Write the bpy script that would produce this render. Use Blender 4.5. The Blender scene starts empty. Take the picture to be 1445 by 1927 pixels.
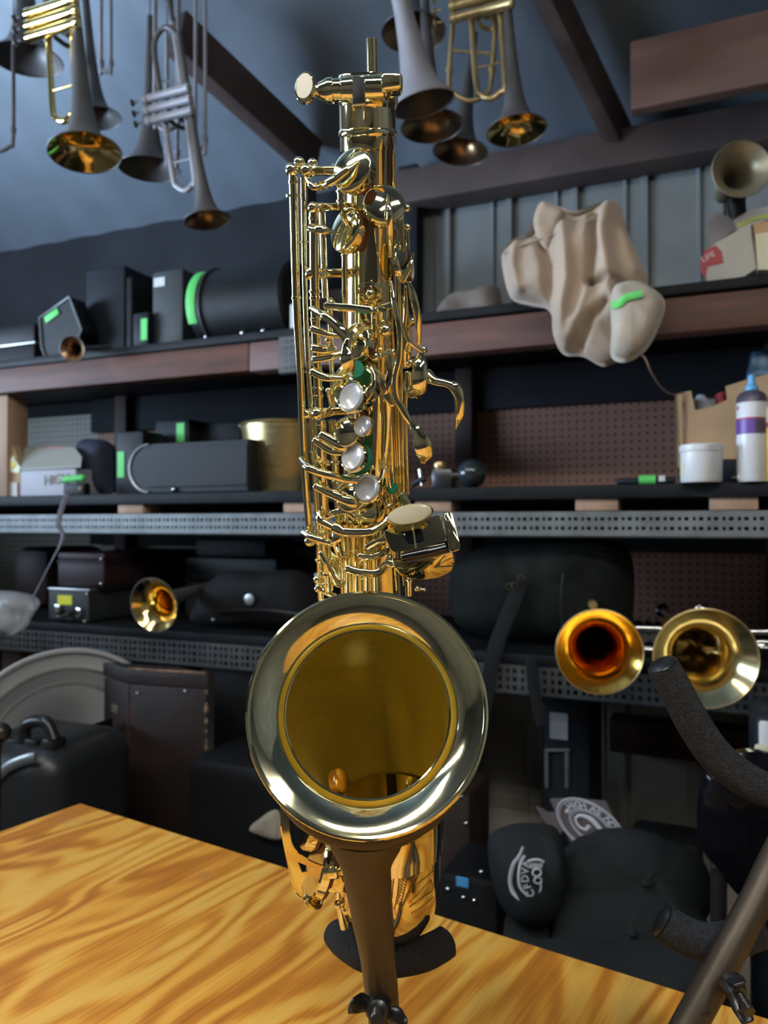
import bpy, bmesh, math, random
from mathutils import Vector, Matrix
from math import sin, cos, pi, radians, sqrt, atan2

SC = bpy.context.scene
COL = SC.collection
random.seed(7)

# ------------------------------------------------------------------ camera
F, CX, CY = 1450.0, 722.5, 963.5
ZC = 1.25
PITCH = math.atan(21.5 / F)
cam_data = bpy.data.cameras.new('camera')
cam = bpy.data.objects.new('camera', cam_data)
COL.objects.link(cam)
cam.location = (0, 0, ZC)
cam.rotation_euler = (pi / 2 + PITCH, 0, 0)
cam_data.sensor_fit = 'VERTICAL'
cam_data.sensor_height = 36.0
cam_data.sensor_width = 27.0
cam_data.lens = 36.0 * F / 1927.0
cam_data.clip_start = 0.02
cam_data.clip_end = 60
cam_data.dof.use_dof = True
cam_data.dof.focus_distance = 0.42
cam_data.dof.aperture_fstop = 11.0
SC.camera = cam

# ------------------------------------------------------------------ frames
CAM = Vector((0, 0, ZC))
FW = Vector((0, cos(PITCH), sin(PITCH)))
UPV = Vector((0, -sin(PITCH), cos(PITCH)))
U = Vector((0.921, -0.390, 0)).normalized()      # along the shelving wall, to the right
N = Vector((0.390, 0.921, 0)).normalized()       # into the shelving wall
Z = Vector((0, 0, 1))

def P(px, py, d):
    return CAM + Vector((1, 0, 0)) * ((px - CX) / F * d) + FW * d + UPV * (-(py - CY) / F * d)

def Q(px, py, w):
    r = P(px, py, 1.0) - CAM
    return CAM + r * (w / N.dot(r))

def W(px, z, w):
    """point of image column px at height z (relative to the camera) in the plane w metres towards the wall"""
    x = (px - CX) / F
    t = w / (N.x * x + N.y)
    return Vector((x * t, t, ZC + z))

def zq(px, py, w):
    return Q(px, py, w).z - ZC

def UNZ(u, n, z):
    return CAM + U * u + N * n + Z * z

# ------------------------------------------------------------------ world, exposure
world = bpy.data.worlds.new('world'); SC.world = world
world.use_nodes = True
bg = world.node_tree.nodes['Background']
bg.inputs[0].default_value = (0.32, 0.42, 0.60, 1); bg.inputs[1].default_value = 0.12
SC.view_settings.view_transform = 'Standard'
SC.view_settings.look = 'None'
SC.view_settings.gamma = 1.0
SC.view_settings.use_curve_mapping = False
SC.view_settings.exposure = 0.0
SC.cycles.use_denoising = True
SC.cycles.max_bounces = 10
SC.cycles.glossy_bounces = 8
SC.cycles.sample_clamp_indirect = 6

def area(name, loc, target, sx, sy, power, color, spread=None):
    l = bpy.data.lights.new(name, 'AREA'); l.shape = 'RECTANGLE'
    l.size = sx; l.size_y = sy; l.energy = power; l.color = color
    if spread: l.spread = spread
    o = bpy.data.objects.new(name, l); COL.objects.link(o)
    o.location = loc
    d = (Vector(target) - Vector(loc)).normalized()
    o.rotation_euler = d.to_track_quat('-Z', 'Y').to_euler()
    return o

# unseen bluish fill lamp, added to brighten the roof like lens haze
LIGHTS = dict(tube=40.0, roof_fill=66.0)
area('roof_fill_lamp', UNZ(-2.6, 0.1, 0.35), UNZ(-0.9, 0.9, 1.5), 1.4, 0.7, LIGHTS['roof_fill'], (0.58, 0.76, 1.0), radians(110))

# ------------------------------------------------------------------ materials
MATS = {}
def mat(name, col, rough=0.5, metal=0.0, var=0.0, vscale=20.0, bump=0.0, bscale=60.0, spec=0.5,
        coat=0.0, emit=None, estr=0.0, trans=0.0, stretch=(1, 1, 1), col2=None, sheen=0.0, alpha=1.0, rvar=0.0):
    if name in MATS: return MATS[name]
    m = bpy.data.materials.new(name); m.use_nodes = True
    nt = m.node_tree; nd = nt.nodes; lk = nt.links
    b = nd['Principled BSDF']
    c = (col[0], col[1], col[2], 1)
    b.inputs['Base Color'].default_value = c
    b.inputs['Roughness'].default_value = rough
    b.inputs['Metallic'].default_value = metal
    b.inputs['Specular IOR Level'].default_value = spec
    b.inputs['Coat Weight'].default_value = coat
    b.inputs['Transmission Weight'].default_value = trans
    b.inputs['Sheen Weight'].default_value = sheen
    b.inputs['Alpha'].default_value = alpha
    if emit:
        b.inputs['Emission Color'].default_value = (*emit, 1); b.inputs['Emission Strength'].default_value = estr
    if var or bump or rvar:
        tc = nd.new('ShaderNodeTexCoord'); mp = nd.new('ShaderNodeMapping')
        lk.new(tc.outputs['Object'], mp.inputs['Vector'])
        mp.inputs['Scale'].default_value = stretch
    if var:
        n = nd.new('ShaderNodeTexNoise'); n.inputs['Scale'].default_value = vscale; n.inputs['Detail'].default_value = 5
        lk.new(mp.outputs[0], n.inputs['Vector'])
        r = nd.new('ShaderNodeValToRGB')
        c2 = col2 or tuple(max(0, x * (1 - var)) for x in col)
        r.color_ramp.elements[0].position = 0.35; r.color_ramp.elements[1].position = 0.68
        r.color_ramp.elements[0].color = (*c2, 1); r.color_ramp.elements[1].color = c
        lk.new(n.outputs['Fac'], r.inputs['Fac']); lk.new(r.outputs['Color'], b.inputs['Base Color'])
    if rvar:
        n = nd.new('ShaderNodeTexNoise'); n.inputs['Scale'].default_value = vscale * 2; n.inputs['Detail'].default_value = 6
        lk.new(mp.outputs[0], n.inputs['Vector'])
        mr = nd.new('ShaderNodeMapRange'); mr.inputs['To Min'].default_value = max(0.0, rough - rvar); mr.inputs['To Max'].default_value = rough + rvar
        lk.new(n.outputs['Fac'], mr.inputs['Value']); lk.new(mr.outputs[0], b.inputs['Roughness'])
    if bump:
        n = nd.new('ShaderNodeTexNoise'); n.inputs['Scale'].default_value = bscale; n.inputs['Detail'].default_value = 4
        lk.new(mp.outputs[0], n.inputs['Vector'])
        bp = nd.new('ShaderNodeBump'); bp.inputs['Strength'].default_value = bump; bp.inputs['Distance'].default_value = 0.002
        lk.new(n.outputs['Fac'], bp.inputs['Height']); lk.new(bp.outputs[0], b.inputs['Normal'])
    MATS[name] = m
    return m

# ------------------------------------------------------------------ mesh builder
def frame(d):
    d = d.normalized()
    a = Vector((0, 0, 1)) if abs(d.z) < 0.9 else Vector((1, 0, 0))
    s = d.cross(a).normalized()
    return s, s.cross(d).normalized()

def catmull(pts, n=6, closed=False):
    pts = [Vector(p) for p in pts]
    if len(pts) < 3: return pts
    out = []
    L = len(pts)
    rng = range(L) if closed else range(L - 1)
    for i in rng:
        p1, p2 = pts[i], pts[(i + 1) % L]
        p0 = pts[i - 1] if (i > 0 or closed) else p1 * 2 - p2
        p3 = pts[(i + 2) % L] if (i + 2 < L or closed) else p2 * 2 - p1
        for k in range(n):
            t = k / n
            out.append(0.5 * ((2 * p1) + (p2 - p0) * t + (2 * p0 - 5 * p1 + 4 * p2 - p3) * t * t + (3 * p1 - p0 - 3 * p2 + p3) * t ** 3))
    if not closed: out.append(pts[-1])
    return out

def lerpl(vals, m):
    if not isinstance(vals, (list, tuple)): return [vals] * m
    n = len(vals) - 1
    out = []
    for i in range(m):
        t = i / (m - 1) * n; k = min(int(t), n - 1); f = t - k
        f = f * f * (3 - 2 * f) if n > 1 else f
        out.append(vals[k] * (1 - f) + vals[k + 1] * f)
    return out

class MB:
    def __init__(s): s.v = []; s.f = []
    def add(s, v, f):
        o = len(s.v); s.v += [Vector(x) for x in v]; s.f += [[i + o for i in q] for q in f]; return s
    def sweep(s, pts, rx, ry=None, nrm=None, n=12, smooth=0, caps=True, closed=False, round_ends=False):
        if smooth: pts = catmull(pts, smooth, closed)
        pts = [Vector(p) for p in pts]; L = len(pts)
        rx = lerpl(rx, L); ry = lerpl(ry, L) if ry is not None else rx
        if round_ends and not closed:
            pre, post = [], []
            t0 = (pts[0] - pts[1]).normalized(); t1 = (pts[-1] - pts[-2]).normalized()
            e0 = min(rx[0], ry[0]); e1 = min(rx[-1], ry[-1])
            st = ((0.97, .25), (.8, .62), (.45, .9))
            pts = [pts[0] + t0 * e0 * b for a, b in reversed(st)] + pts + [pts[-1] + t1 * e1 * b for a, b in st]
            rx = [rx[0] * a for a, b in reversed(st)] + rx + [rx[-1] * a for a, b in st]
            ry = [ry[0] * a for a, b in reversed(st)] + ry + [ry[-1] * a for a, b in st]
            L = len(pts)
        vs = []; prev = Vector(nrm) if nrm is not None else None
        for i in range(L):
            if closed: T = pts[(i + 1) % L] - pts[i - 1]
            else: T = pts[min(i + 1, L - 1)] - pts[max(i - 1, 0)]
            T.normalize()
            if prev is None: _, prev = frame(T)
            nn = (Vector(nrm) if nrm is not None else prev)
            nn = nn - T * nn.dot(T)
            if nn.length < 1e-5: _, nn = frame(T)
            nn.normalize(); prev = nn
            sd = T.cross(nn)
            for k in range(n):
                a = 2 * pi * k / n
                vs.append(pts[i] + sd * (cos(a) * rx[i]) + nn * (sin(a) * ry[i]))
        fs = []
        for i in range(L if closed else L - 1):
            j = (i + 1) % L
            for k in range(n):
                k2 = (k + 1) % n
                fs.append([i * n + k, i * n + k2, j * n + k2, j * n + k])
        if caps and not closed:
            fs.append(list(range(n))[::-1]); fs.append([(L - 1) * n + k for k in range(n)])
        return s.add(vs, fs)
    def lathe(s, prof, o, ax, n=24, cap0=False, cap1=False, xdir=None, sq=1.0, a0=0, a1=2 * pi):
        o = Vector(o); ax = Vector(ax).normalized()
        if xdir is None: sx, sy = frame(ax)
        else:
            sx = Vector(xdir); sx = (sx - ax * sx.dot(ax)).normalized(); sy = ax.cross(sx)
        full = abs(a1 - a0 - 2 * pi) < 1e-6
        m = n if full else n + 1
        vs = []
        for t, r in prof:
            for k in range(m):
                a = a0 + (a1 - a0) * k / n
                vs.append(o + ax * t + sx * (cos(a) * r) + sy * (sin(a) * r * sq))
        fs = []
        for i in range(len(prof) - 1):
            for k in range(n):
                k2 = (k + 1) % m
                fs.append([i * m + k, i * m + k2, (i + 1) * m + k2, (i + 1) * m + k])
        if cap0: fs.append(list(range(m))[::-1])
        if cap1: fs.append([(len(prof) - 1) * m + k for k in range(m)])
        return s.add(vs, fs)
    def ball(s, c, r, n=14, sc=(1, 1, 1)):
        c = Vector(c); vs = [c + Vector((0, 0, r * sc[2]))]; h = n // 2
        for i in range(1, h):
            a = pi * i / h
            for k in range(n):
                b = 2 * pi * k / n
                vs.append(c + Vector((r * sc[0] * sin(a) * cos(b), r * sc[1] * sin(a) * sin(b), r * sc[2] * cos(a))))
        vs.append(c - Vector((0, 0, r * sc[2])))
        fs = []
        for k in range(n): fs.append([0, 1 + k, 1 + (k + 1) % n])
        for i in range(h - 2):
            for k in range(n):
                k2 = (k + 1) % n
                fs.append([1 + i * n + k, 1 + (i + 1) * n + k, 1 + (i + 1) * n + k2, 1 + i * n + k2])
        e = len(vs) - 1
        for k in range(n): fs.append([e, 1 + (h - 2) * n + (k + 1) % n, 1 + (h - 2) * n + k])
        return s.add(vs, fs)
    def box(s, c, ax, ay, az, hx, hy, hz, bev=0.0, seg=2, taper=1.0):
        c = Vector(c)
        bm = bmesh.new(); bmesh.ops.create_cube(bm, size=2.0)
        for v in bm.verts: v.co = Vector((v.co.x * hx * (taper if v.co.z > 0 else 1), v.co.y * hy * (taper if v.co.z > 0 else 1), v.co.z * hz))
        if bev > 0: bmesh.ops.bevel(bm, geom=bm.edges[:], offset=min(bev, hx * .95, hy * .95, hz * .95), segments=seg, profile=0.5, affect='EDGES')
        ax, ay, az = Vector(ax).normalized(), Vector(ay).normalized(), Vector(az).normalized()
        vs = [c + ax * v.co.x + ay * v.co.y + az * v.co.z for v in bm.verts]
        fs = [[v.index for v in f.verts] for f in bm.faces]
        bm.free(); return s.add(vs, fs)
    def plate(s, poly, th, bev=0.0):
        """poly = 3D points, th = thickness vector"""
        poly = [Vector(p) for p in poly]; th = Vector(th); n = len(poly)
        if bev > 0:
            c = sum(poly, Vector()) / n; R = max((p - c).length for p in poly); k = 1 - bev / R
            e = bev / th.length
            rings = [[c + (p - c) * k for p in poly], [p + th * e for p in poly], [p + th * (1 - e) for p in poly], [c + (p - c) * k + th for p in poly]]
        else: rings = [poly, [p + th for p in poly]]
        vs = [p for r in rings for p in r]; fs = []
        for i in range(len(rings) - 1):
            for k in range(n):
                k2 = (k + 1) % n
                fs.append([i * n + k, i * n + k2, (i + 1) * n + k2, (i + 1) * n + k])
        fs.append(list(range(n))[::-1]); fs.append([(len(rings) - 1) * n + k for k in range(n)])
        return s.add(vs, fs)
    def grid(s, fn, nu, nv, cu=False, cv=False):
        vs = [fn(i / (nu if cu else nu - 1), j / (nv if cv else nv - 1)) for i in range(nu) for j in range(nv)]
        fs = []
        for i in range(nu if cu else nu - 1):
            for j in range(nv if cv else nv - 1):
                i2 = (i + 1) % nu; j2 = (j + 1) % nv
                fs.append([i * nv + j, i * nv + j2, i2 * nv + j2, i2 * nv + j])
        return s.add(vs, fs)
    def build(s, name, m, parent=None, org=None, smooth=True, ang=40, recalc=True, label=None, kind=None):
        me = bpy.data.meshes.new(name)
        o0 = Vector(org) if org is not None else Vector()
        if parent is not None and org is None: o0 = Vector(parent.get('_org', (0, 0, 0)))
        me.from_pydata([tuple(v - o0) for v in s.v], [], s.f)
        if recalc:
            bm = bmesh.new(); bm.from_mesh(me); bmesh.ops.recalc_face_normals(bm, faces=bm.faces); bm.to_mesh(me); bm.free()
        me.validate(); me.update()
        if smooth:
            me.shade_smooth()
            me.set_sharp_from_angle(angle=radians(ang))
        me.materials.append(m)
        o = bpy.data.objects.new(name, me); COL.objects.link(o)
        if parent is not None:
            o.parent = parent; o['_org'] = tuple(o0)
        elif org is not None: o.location = o0
        if label: o['label'] = label
        if kind: o['kind'] = kind
        return o

def thing(name, label, cat, loc, group=None):
    o = bpy.data.objects.new(name, None); COL.objects.link(o)
    o.empty_display_size = 0.02
    o.location = loc; o['_org'] = tuple(loc); o['label'] = label; o['category'] = cat
    if group: o['group'] = group
    return o

def solo(name, mb, m, label, cat, loc, group=None, kind=None, **k):
    o = mb.build(name, m, org=loc, kind=kind, **k); o['label'] = label; o['category'] = cat
    if group: o['group'] = group
    return o

def struct(name, mb, m, **k):
    o = mb.build(name, m, kind='structure', **k); return o

def textverts(body, size=1.0, bold=0.0):
    cu = bpy.data.curves.new('t', 'FONT'); cu.body = body; cu.size = size; cu.align_x = 'CENTER'; cu.offset = bold; cu.resolution_u = 3
    o = bpy.data.objects.new('t', cu); COL.objects.link(o)
    dg = bpy.context.evaluated_depsgraph_get()
    me = o.evaluated_get(dg).to_mesh()
    v = [x.co.copy() for x in me.vertices]; f = [list(p.vertices) for p in me.polygons]
    o.evaluated_get(dg).to_mesh_clear()
    bpy.data.objects.remove(o); bpy.data.curves.remove(cu)
    return v, f

def text_on(mb, body, size, o, ax, ay, bold=0.0, off=0.0):
    v, f = textverts(body, size, bold)
    o = Vector(o); ax = Vector(ax).normalized(); ay = Vector(ay).normalized(); nn = ax.cross(ay)
    mb.add([o + ax * p.x + ay * p.y + nn * off for p in v], f); return mb

def text_arc(mb, body, size, c, ax, ay, R, a0, a1, bold=0.0, off=0.0, inward=False):
    """letters set round a circle, first at angle a0, last at a1 (degrees, counted clockwise from +ay)"""
    c = Vector(c); ax = Vector(ax).normalized(); ay = Vector(ay).normalized(); nn = ax.cross(ay)
    L = len(body)
    for i, ch in enumerate(body):
        if ch == ' ': continue
        a = radians(a0 + (a1 - a0) * i / max(1, L - 1))
        r = ax * sin(a) + ay * cos(a); t = ax * cos(a) - ay * sin(a)
        if inward: r, t = -r, -t
        base = c + (ax * sin(a) + ay * cos(a)) * R
        v, f = textverts(ch, size, bold)
        mb.add([base + t * p.x + r * p.y + nn * off for p in v], f)
    return mb

# ------------------------------------------------------------------ special materials
def wood_table():
    m = bpy.data.materials.new('plywood_face'); m.use_nodes = True
    nt = m.node_tree; nd = nt.nodes; lk = nt.links; b = nd['Principled BSDF']
    tc = nd.new('ShaderNodeTexCoord')
    mp = nd.new('ShaderNodeMapping'); mp.inputs['Rotation'].default_value = (0, 0, -atan2(.8407, .5415))
    lk.new(tc.outputs['Object'], mp.inputs['Vector'])
    mp2 = nd.new('ShaderNodeMapping'); mp2.inputs['Scale'].default_value = (1.35, 5.5, 1); mp2.inputs['Location'].default_value = (3.1, 7.3, 0)
    lk.new(mp.outputs[0], mp2.inputs['Vector'])
    n1 = nd.new('ShaderNodeTexNoise'); n1.inputs['Scale'].default_value = 1.6; n1.inputs['Detail'].default_value = 2.2; n1.inputs['Roughness'].default_value = .45
    n1.inputs['Distortion'].default_value = .35
    lk.new(mp2.outputs[0], n1.inputs['Vector'])
    mul = nd.new('ShaderNodeMath'); mul.operation = 'MULTIPLY'; mul.inputs[1].default_value = 80
    lk.new(n1.outputs['Fac'], mul.inputs[0])
    sn = nd.new('ShaderNodeMath'); sn.operation = 'SINE'; lk.new(mul.outputs[0], sn.inputs[0])
    # fine fibres
    mp3 = nd.new('ShaderNodeMapping'); mp3.inputs['Scale'].default_value = (6, 260, 1); lk.new(mp.outputs[0], mp3.inputs['Vector'])
    n2 = nd.new('ShaderNodeTexNoise'); n2.inputs['Scale'].default_value = 1.5; n2.inputs['Detail'].default_value = 4; lk.new(mp3.outputs[0], n2.inputs['Vector'])
    mp4 = nd.new('ShaderNodeMapping'); mp4.inputs['Scale'].default_value = (2.2, 9, 1); lk.new(mp.outputs[0], mp4.inputs['Vector'])
    n3 = nd.new('ShaderNodeTexNoise'); n3.inputs['Scale'].default_value = 1.4; n3.inputs['Detail'].default_value = 3; lk.new(mp4.outputs[0], n3.inputs['Vector'])
    a1 = nd.new('ShaderNodeMath'); a1.operation = 'MULTIPLY_ADD'; a1.inputs[1].default_value = .20; a1.inputs[2].default_value = .5; lk.new(sn.outputs[0], a1.inputs[0])
    a2 = nd.new('ShaderNodeMath'); a2.operation = 'MULTIPLY_ADD'; a2.inputs[1].default_value = .9; a2.inputs[2].default_value = -.45; lk.new(n3.outputs['Fac'], a2.inputs[0])
    a3 = nd.new('ShaderNodeMath'); a3.operation = 'ADD'; lk.new(a1.outputs[0], a3.inputs[0]); lk.new(a2.outputs[0], a3.inputs[1])
    a4 = nd.new('ShaderNodeMath'); a4.operation = 'MULTIPLY_ADD'; a4.inputs[1].default_value = .55; lk.new(n2.outputs['Fac'], a4.inputs[0]); lk.new(a3.outputs[0], a4.inputs[2])
    r = nd.new('ShaderNodeValToRGB'); e = r.color_ramp.elements
    e[0].position = .35; e[0].color = (.44, .15, .016, 1); e[1].position = 1.0; e[1].color = (.92, .53, .105, 1)
    x = e.new(.60); x.color = (.66, .25, .026, 1); x = e.new(.80); x.color = (.86, .42, .058, 1)
    lk.new(a4.outputs[0], r.inputs['Fac'])
    # grey stains and dents
    n4 = nd.new('ShaderNodeTexNoise'); n4.inputs['Scale'].default_value = 16; n4.inputs['Detail'].default_value = 6; lk.new(mp.outputs[0], n4.inputs['Vector'])
    r4 = nd.new('ShaderNodeValToRGB'); r4.color_ramp.elements[0].position = .66; r4.color_ramp.elements[1].position = .80
    r4.color_ramp.elements[0].color = (0, 0, 0, 1); r4.color_ramp.elements[1].color = (.55, .55, .55, 1); lk.new(n4.outputs['Fac'], r4.inputs['Fac'])
    mx = nd.new('ShaderNodeMix'); mx.data_type = 'RGBA'; mx.inputs[7].default_value = (.42, .27, .13, 1)
    lk.new(r4.outputs['Color'], mx.inputs[0]); lk.new(r.outputs['Color'], mx.inputs[6])
    lk.new(mx.outputs[2], b.inputs['Base Color'])
    b.inputs['Roughness'].default_value = .38; b.inputs['Coat Weight'].default_value = .25; b.inputs['Coat Roughness'].default_value = .25
    bp = nd.new('ShaderNodeBump'); bp.inputs['Strength'].default_value = .15; bp.inputs['Distance'].default_value = .0006
    lk.new(n2.outputs['Fac'], bp.inputs['Height']); lk.new(bp.outputs[0], b.inputs['Normal'])
    return m

def pegboard(name, col, hole):
    m = bpy.data.materials.new(name); m.use_nodes = True
    nt = m.node_tree; nd = nt.nodes; lk = nt.links; b = nd['Principled BSDF']
    tc = nd.new('ShaderNodeTexCoord'); mp = nd.new('ShaderNodeMapping')
    mp.inputs['Rotation'].default_value = (0, 0, -atan2(U.y, U.x)); lk.new(tc.outputs['Object'], mp.inputs['Vector'])
    sp = nd.new('ShaderNodeSeparateXYZ'); lk.new(mp.outputs[0], sp.inputs[0])
    sq = []
    for k in (0, 2):
        a = nd.new('ShaderNodeMath'); a.operation = 'MULTIPLY'; a.inputs[1].default_value = 1 / .0165; lk.new(sp.outputs[k], a.inputs[0])
        f = nd.new('ShaderNodeMath'); f.operation = 'FRACT'; lk.new(a.outputs[0], f.inputs[0])
        c = nd.new('ShaderNodeMath'); c.operation = 'SUBTRACT'; c.inputs[1].default_value = .5; lk.new(f.outputs[0], c.inputs[0])
        d = nd.new('ShaderNodeMath'); d.operation = 'POWER'; d.inputs[1].default_value = 2; lk.new(c.outputs[0], d.inputs[0]); sq.append(d)
    s = nd.new('ShaderNodeMath'); s.operation = 'ADD'; lk.new(sq[0].outputs[0], s.inputs[0]); lk.new(sq[1].outputs[0], s.inputs[1])
    r = nd.new('ShaderNodeValToRGB'); r.color_ramp.elements[0].position = .03; r.color_ramp.elements[1].position = .05
    r.color_ramp.elements[0].color = (*hole, 1); r.color_ramp.elements[1].color = (*col, 1); lk.new(s.outputs[0], r.inputs['Fac'])
    n = nd.new('ShaderNodeTexNoise'); n.inputs['Scale'].default_value = 5; n.inputs['Detail'].default_value = 6; lk.new(tc.outputs['Object'], n.inputs['Vector'])
    mr = nd.new('ShaderNodeMapRange'); mr.inputs['To Min'].default_value = .62; mr.inputs['To Max'].default_value = 1.25; lk.new(n.outputs['Fac'], mr.inputs['Value'])
    mx = nd.new('ShaderNodeMix'); mx.data_type = 'RGBA'; mx.blend_type = 'MULTIPLY'; mx.inputs[0].default_value = 1
    lk.new(r.outputs['Color'], mx.inputs[6]); lk.new(mr.outputs[0], mx.inputs[7]); lk.new(mx.outputs[2], b.inputs['Base Color'])
    b.inputs['Roughness'].default_value = .7
    return m

M_ply = wood_table()
M_plyedge = mat('plywood_edge', (.34, .19, .08), .7, var=.6, vscale=3, stretch=(2, 2, 260), bump=.4)
M_beam = mat('stained_beam_wood', (.115, .042, .027), .6, var=.45, vscale=6, stretch=(1, 1, 9), bump=.3, bscale=30)
M_roofwood = mat('old_rafter_wood', (.060, .036, .030), .75, var=.4, vscale=8, bump=.3)
M_postwood = mat('bare_post_wood', (.42, .27, .18), .7, var=.35, vscale=5, stretch=(6, 6, 1), bump=.3)
M_shelfboard = mat('dark_painted_board', (.009, .011, .014), .6, var=.5, vscale=14, bump=.3, spec=.18)
M_slot = mat('grey_slotted_steel', (.17, .19, .195), .5, .25, var=.35, vscale=25)
M_roof = mat('hazy_weathered_roof_steel', (.15, .18, .215), .45, .15, var=.35, vscale=2.5, bump=.15, bscale=9)  # bluish lift of the lens haze is put into the steel colour
M_corr = mat('grey_wall_steel', (.17, .19, .19), .5, .0, var=.30, vscale=4, bump=.15)
M_corrlow = mat('lifted_wall_steel', (.55, .50, .42), .55, .0, var=.35, vscale=5, bump=.2)  # wall steel lightened to make up for the shade under the shelves
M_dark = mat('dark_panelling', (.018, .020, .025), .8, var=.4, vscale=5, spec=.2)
M_conc = mat('concrete_floor', (.10, .10, .10), .8, var=.4, vscale=6, bump=.4)
M_roomwall = mat('shop_wall_board', (.36, .35, .32), .8, var=.3, vscale=3)
M_pegb = pegboard('brown_pegboard', (.27, .135, .092), (.07, .035, .025))
M_pegw = pegboard('cream_pegboard', (.30, .30, .25), (.07, .07, .06))

# ------------------------------------------------------------------ room shell
ul, ur, nb, nf, zf, ze = -3.0, 2.6, 1.78, -2.6, -1.25, .87
def slab(name, u0, u1, n0, n1, z0, z1, m, bev=0, parent=None, org=None, mbx=None):
    mb = mbx or MB()
    mb.box(UNZ((u0 + u1) / 2, (n0 + n1) / 2, (z0 + z1) / 2), U, N, Z, abs(u1 - u0) / 2, abs(n1 - n0) / 2, abs(z1 - z0) / 2, bev)
    if mbx: return None
    if parent is None: return struct(name, mb, m)
    return mb.build(name, m, parent)

slab('floor', ul - .05, ur + .05, nf - .05, nb + .1, zf - .08, zf, M_conc)
slab('wall_left', ul - .06, ul, nf, nb + .1, zf, 2.3, M_roomwall)
slab('wall_right', ur, ur + .06, nf, nb + .1, zf, 2.3, M_roomwall)
slab('wall_rear', ul, ur, nf - .06, nf, zf, 2.3, M_roomwall)

def ribbed(u0, u1, z0, z1, n, pitch=.150):
    """steel sheet with paired ribs, extruded upwards"""
    prof = []; u = u0
    while u < u1:
        for du, dn in ((0, 0), (.052, 0), (.056, -.006), (.060, -.006), (.064, 0), (.088, 0), (.092, -.012), (.104, -.012), (.110, 0)):
            prof.append((u + du, n + dn))
        u += pitch
    mb = MB(); v = []; f = []
    for (a, b) in prof:
        v += [UNZ(a, b, z0), UNZ(a, b, z1)]
    for i in range(len(prof) - 1): f.append([2 * i, 2 * i + 2, 2 * i + 3, 2 * i + 1])
    return mb.add(v, f)
u_split = (W(772, 0, 1.76) - CAM).dot(U)
struct('wall_back', ribbed(u_split, ur, .30, .87, 1.765), M_corr, ang=20)
slab('wall_back_panel', ul, ur, 1.785, 1.82, zf, .87, M_dark)
struct('wall_back_lower', ribbed(-1.3, ur, zf, -.27, 1.775, .17), M_corrlow, ang=20)
uw = (W(182, 0, 1.74) - CAM).dot(U); uc = (W(700, 0, 1.74) - CAM).dot(U)
slab('trim_1', ul, uw, 1.742, 1.748, .06, .32, M_pegw)
slab('trim_2', uw, ur, 1.742, 1.748, .06, .32, M_pegb)
slab('trim_13', uw, ur, 1.715, 1.741, .262, .3555, M_dark)  # dark strip added as the black shade under the top shelf
slab('trim_14', uw, ur, 1.715, 1.741, -.06, .039, M_dark)  # same dark strip under the middle shelf
slab('trim_3', ul, uc, 1.742, 1.748, -.23, .0, M_pegw)
slab('trim_4', uc, ur, 1.742, 1.748, -.23, .0, M_pegb)

# roof: two sheet slopes carried by rafters
def roof_pt(u, n):
    z = .87 + (nb - n) * .6 if n > -.4 else .87 + (nb + .4) * .6 - (-.4 - n) * .6
    return z
mb = MB(); v = []; f = []
us = [ul + i * .038 for i in range(int((ur - ul) / .038) + 1)]
ns = [nb + .04, -.4, nf - .04]
for i, u in enumerate(us):
    for n in ns: v.append(UNZ(u, n, roof_pt(u, n) + (.004 if i % 4 in (0, 1) else 0)))
for i in range(len(us) - 1):
    for j in range(2): f.append([i * 3 + j, i * 3 + 3 + j, i * 3 + 4 + j, i * 3 + 1 + j])
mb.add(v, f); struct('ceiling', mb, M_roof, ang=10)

def beam(mb, a, b, w, h, up=Z, bev=.003):
    a, b = Vector(a), Vector(b); d = (b - a); L = d.length; d.normalize()
    s = d.cross(up).normalized(); t = s.cross(d)
    mb.box((a + b) / 2, d, s, t, L / 2, w / 2, h / 2, bev); return mb
# wall plate that carries the roof, with the board nailed above it on the right
pa = (W(720, .79, 1.70) - CAM); ua = pa.dot(U)
m1 = MB(); slab('', ua, ur, 1.68, 1.76, .755, .835, None, .004, mbx=m1); struct('trim_5', m1, M_roofwood)
M_board = mat('reddish_header_board', (.135, .066, .046), .65, var=.3, vscale=5, stretch=(1, 1, 8))
u2 = (W(1192, .9, 1.52) - CAM).dot(U)
m1 = MB(); slab('', u2, ur, 1.50, 1.53, .775, .905, None, .003, mbx=m1); struct('trim_6', m1, M_board)
m1 = MB(); slab('', ul, ua, 1.70, 1.76, .50, .58, None, .004, mbx=m1); struct('trim_7', m1, M_roofwood)
struct('trim_8', beam(MB(), P(1168, 262, 1.66), P(1010, -60, 1.42), .035, .075), M_roofwood)
struct('trim_9', beam(MB(), P(590, 300, 1.88), P(330, 60, 1.55), .04, .09), M_roofwood)
struct('trim_10', beam(MB(), W(572, .40, 1.70), W(572, .86, 1.70), .045, .05, up=N), M_roofwood)
struct('trim_11', beam(MB(), W(772, .37, 1.73), W(772, .86, 1.73), .05, .04, up=N), M_dark)
m1 = MB(); slab('', -.2, ur, 1.70, 1.765, -.485, -.415, None, .003, mbx=m1); struct('trim_12', m1, M_beam)

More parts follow.
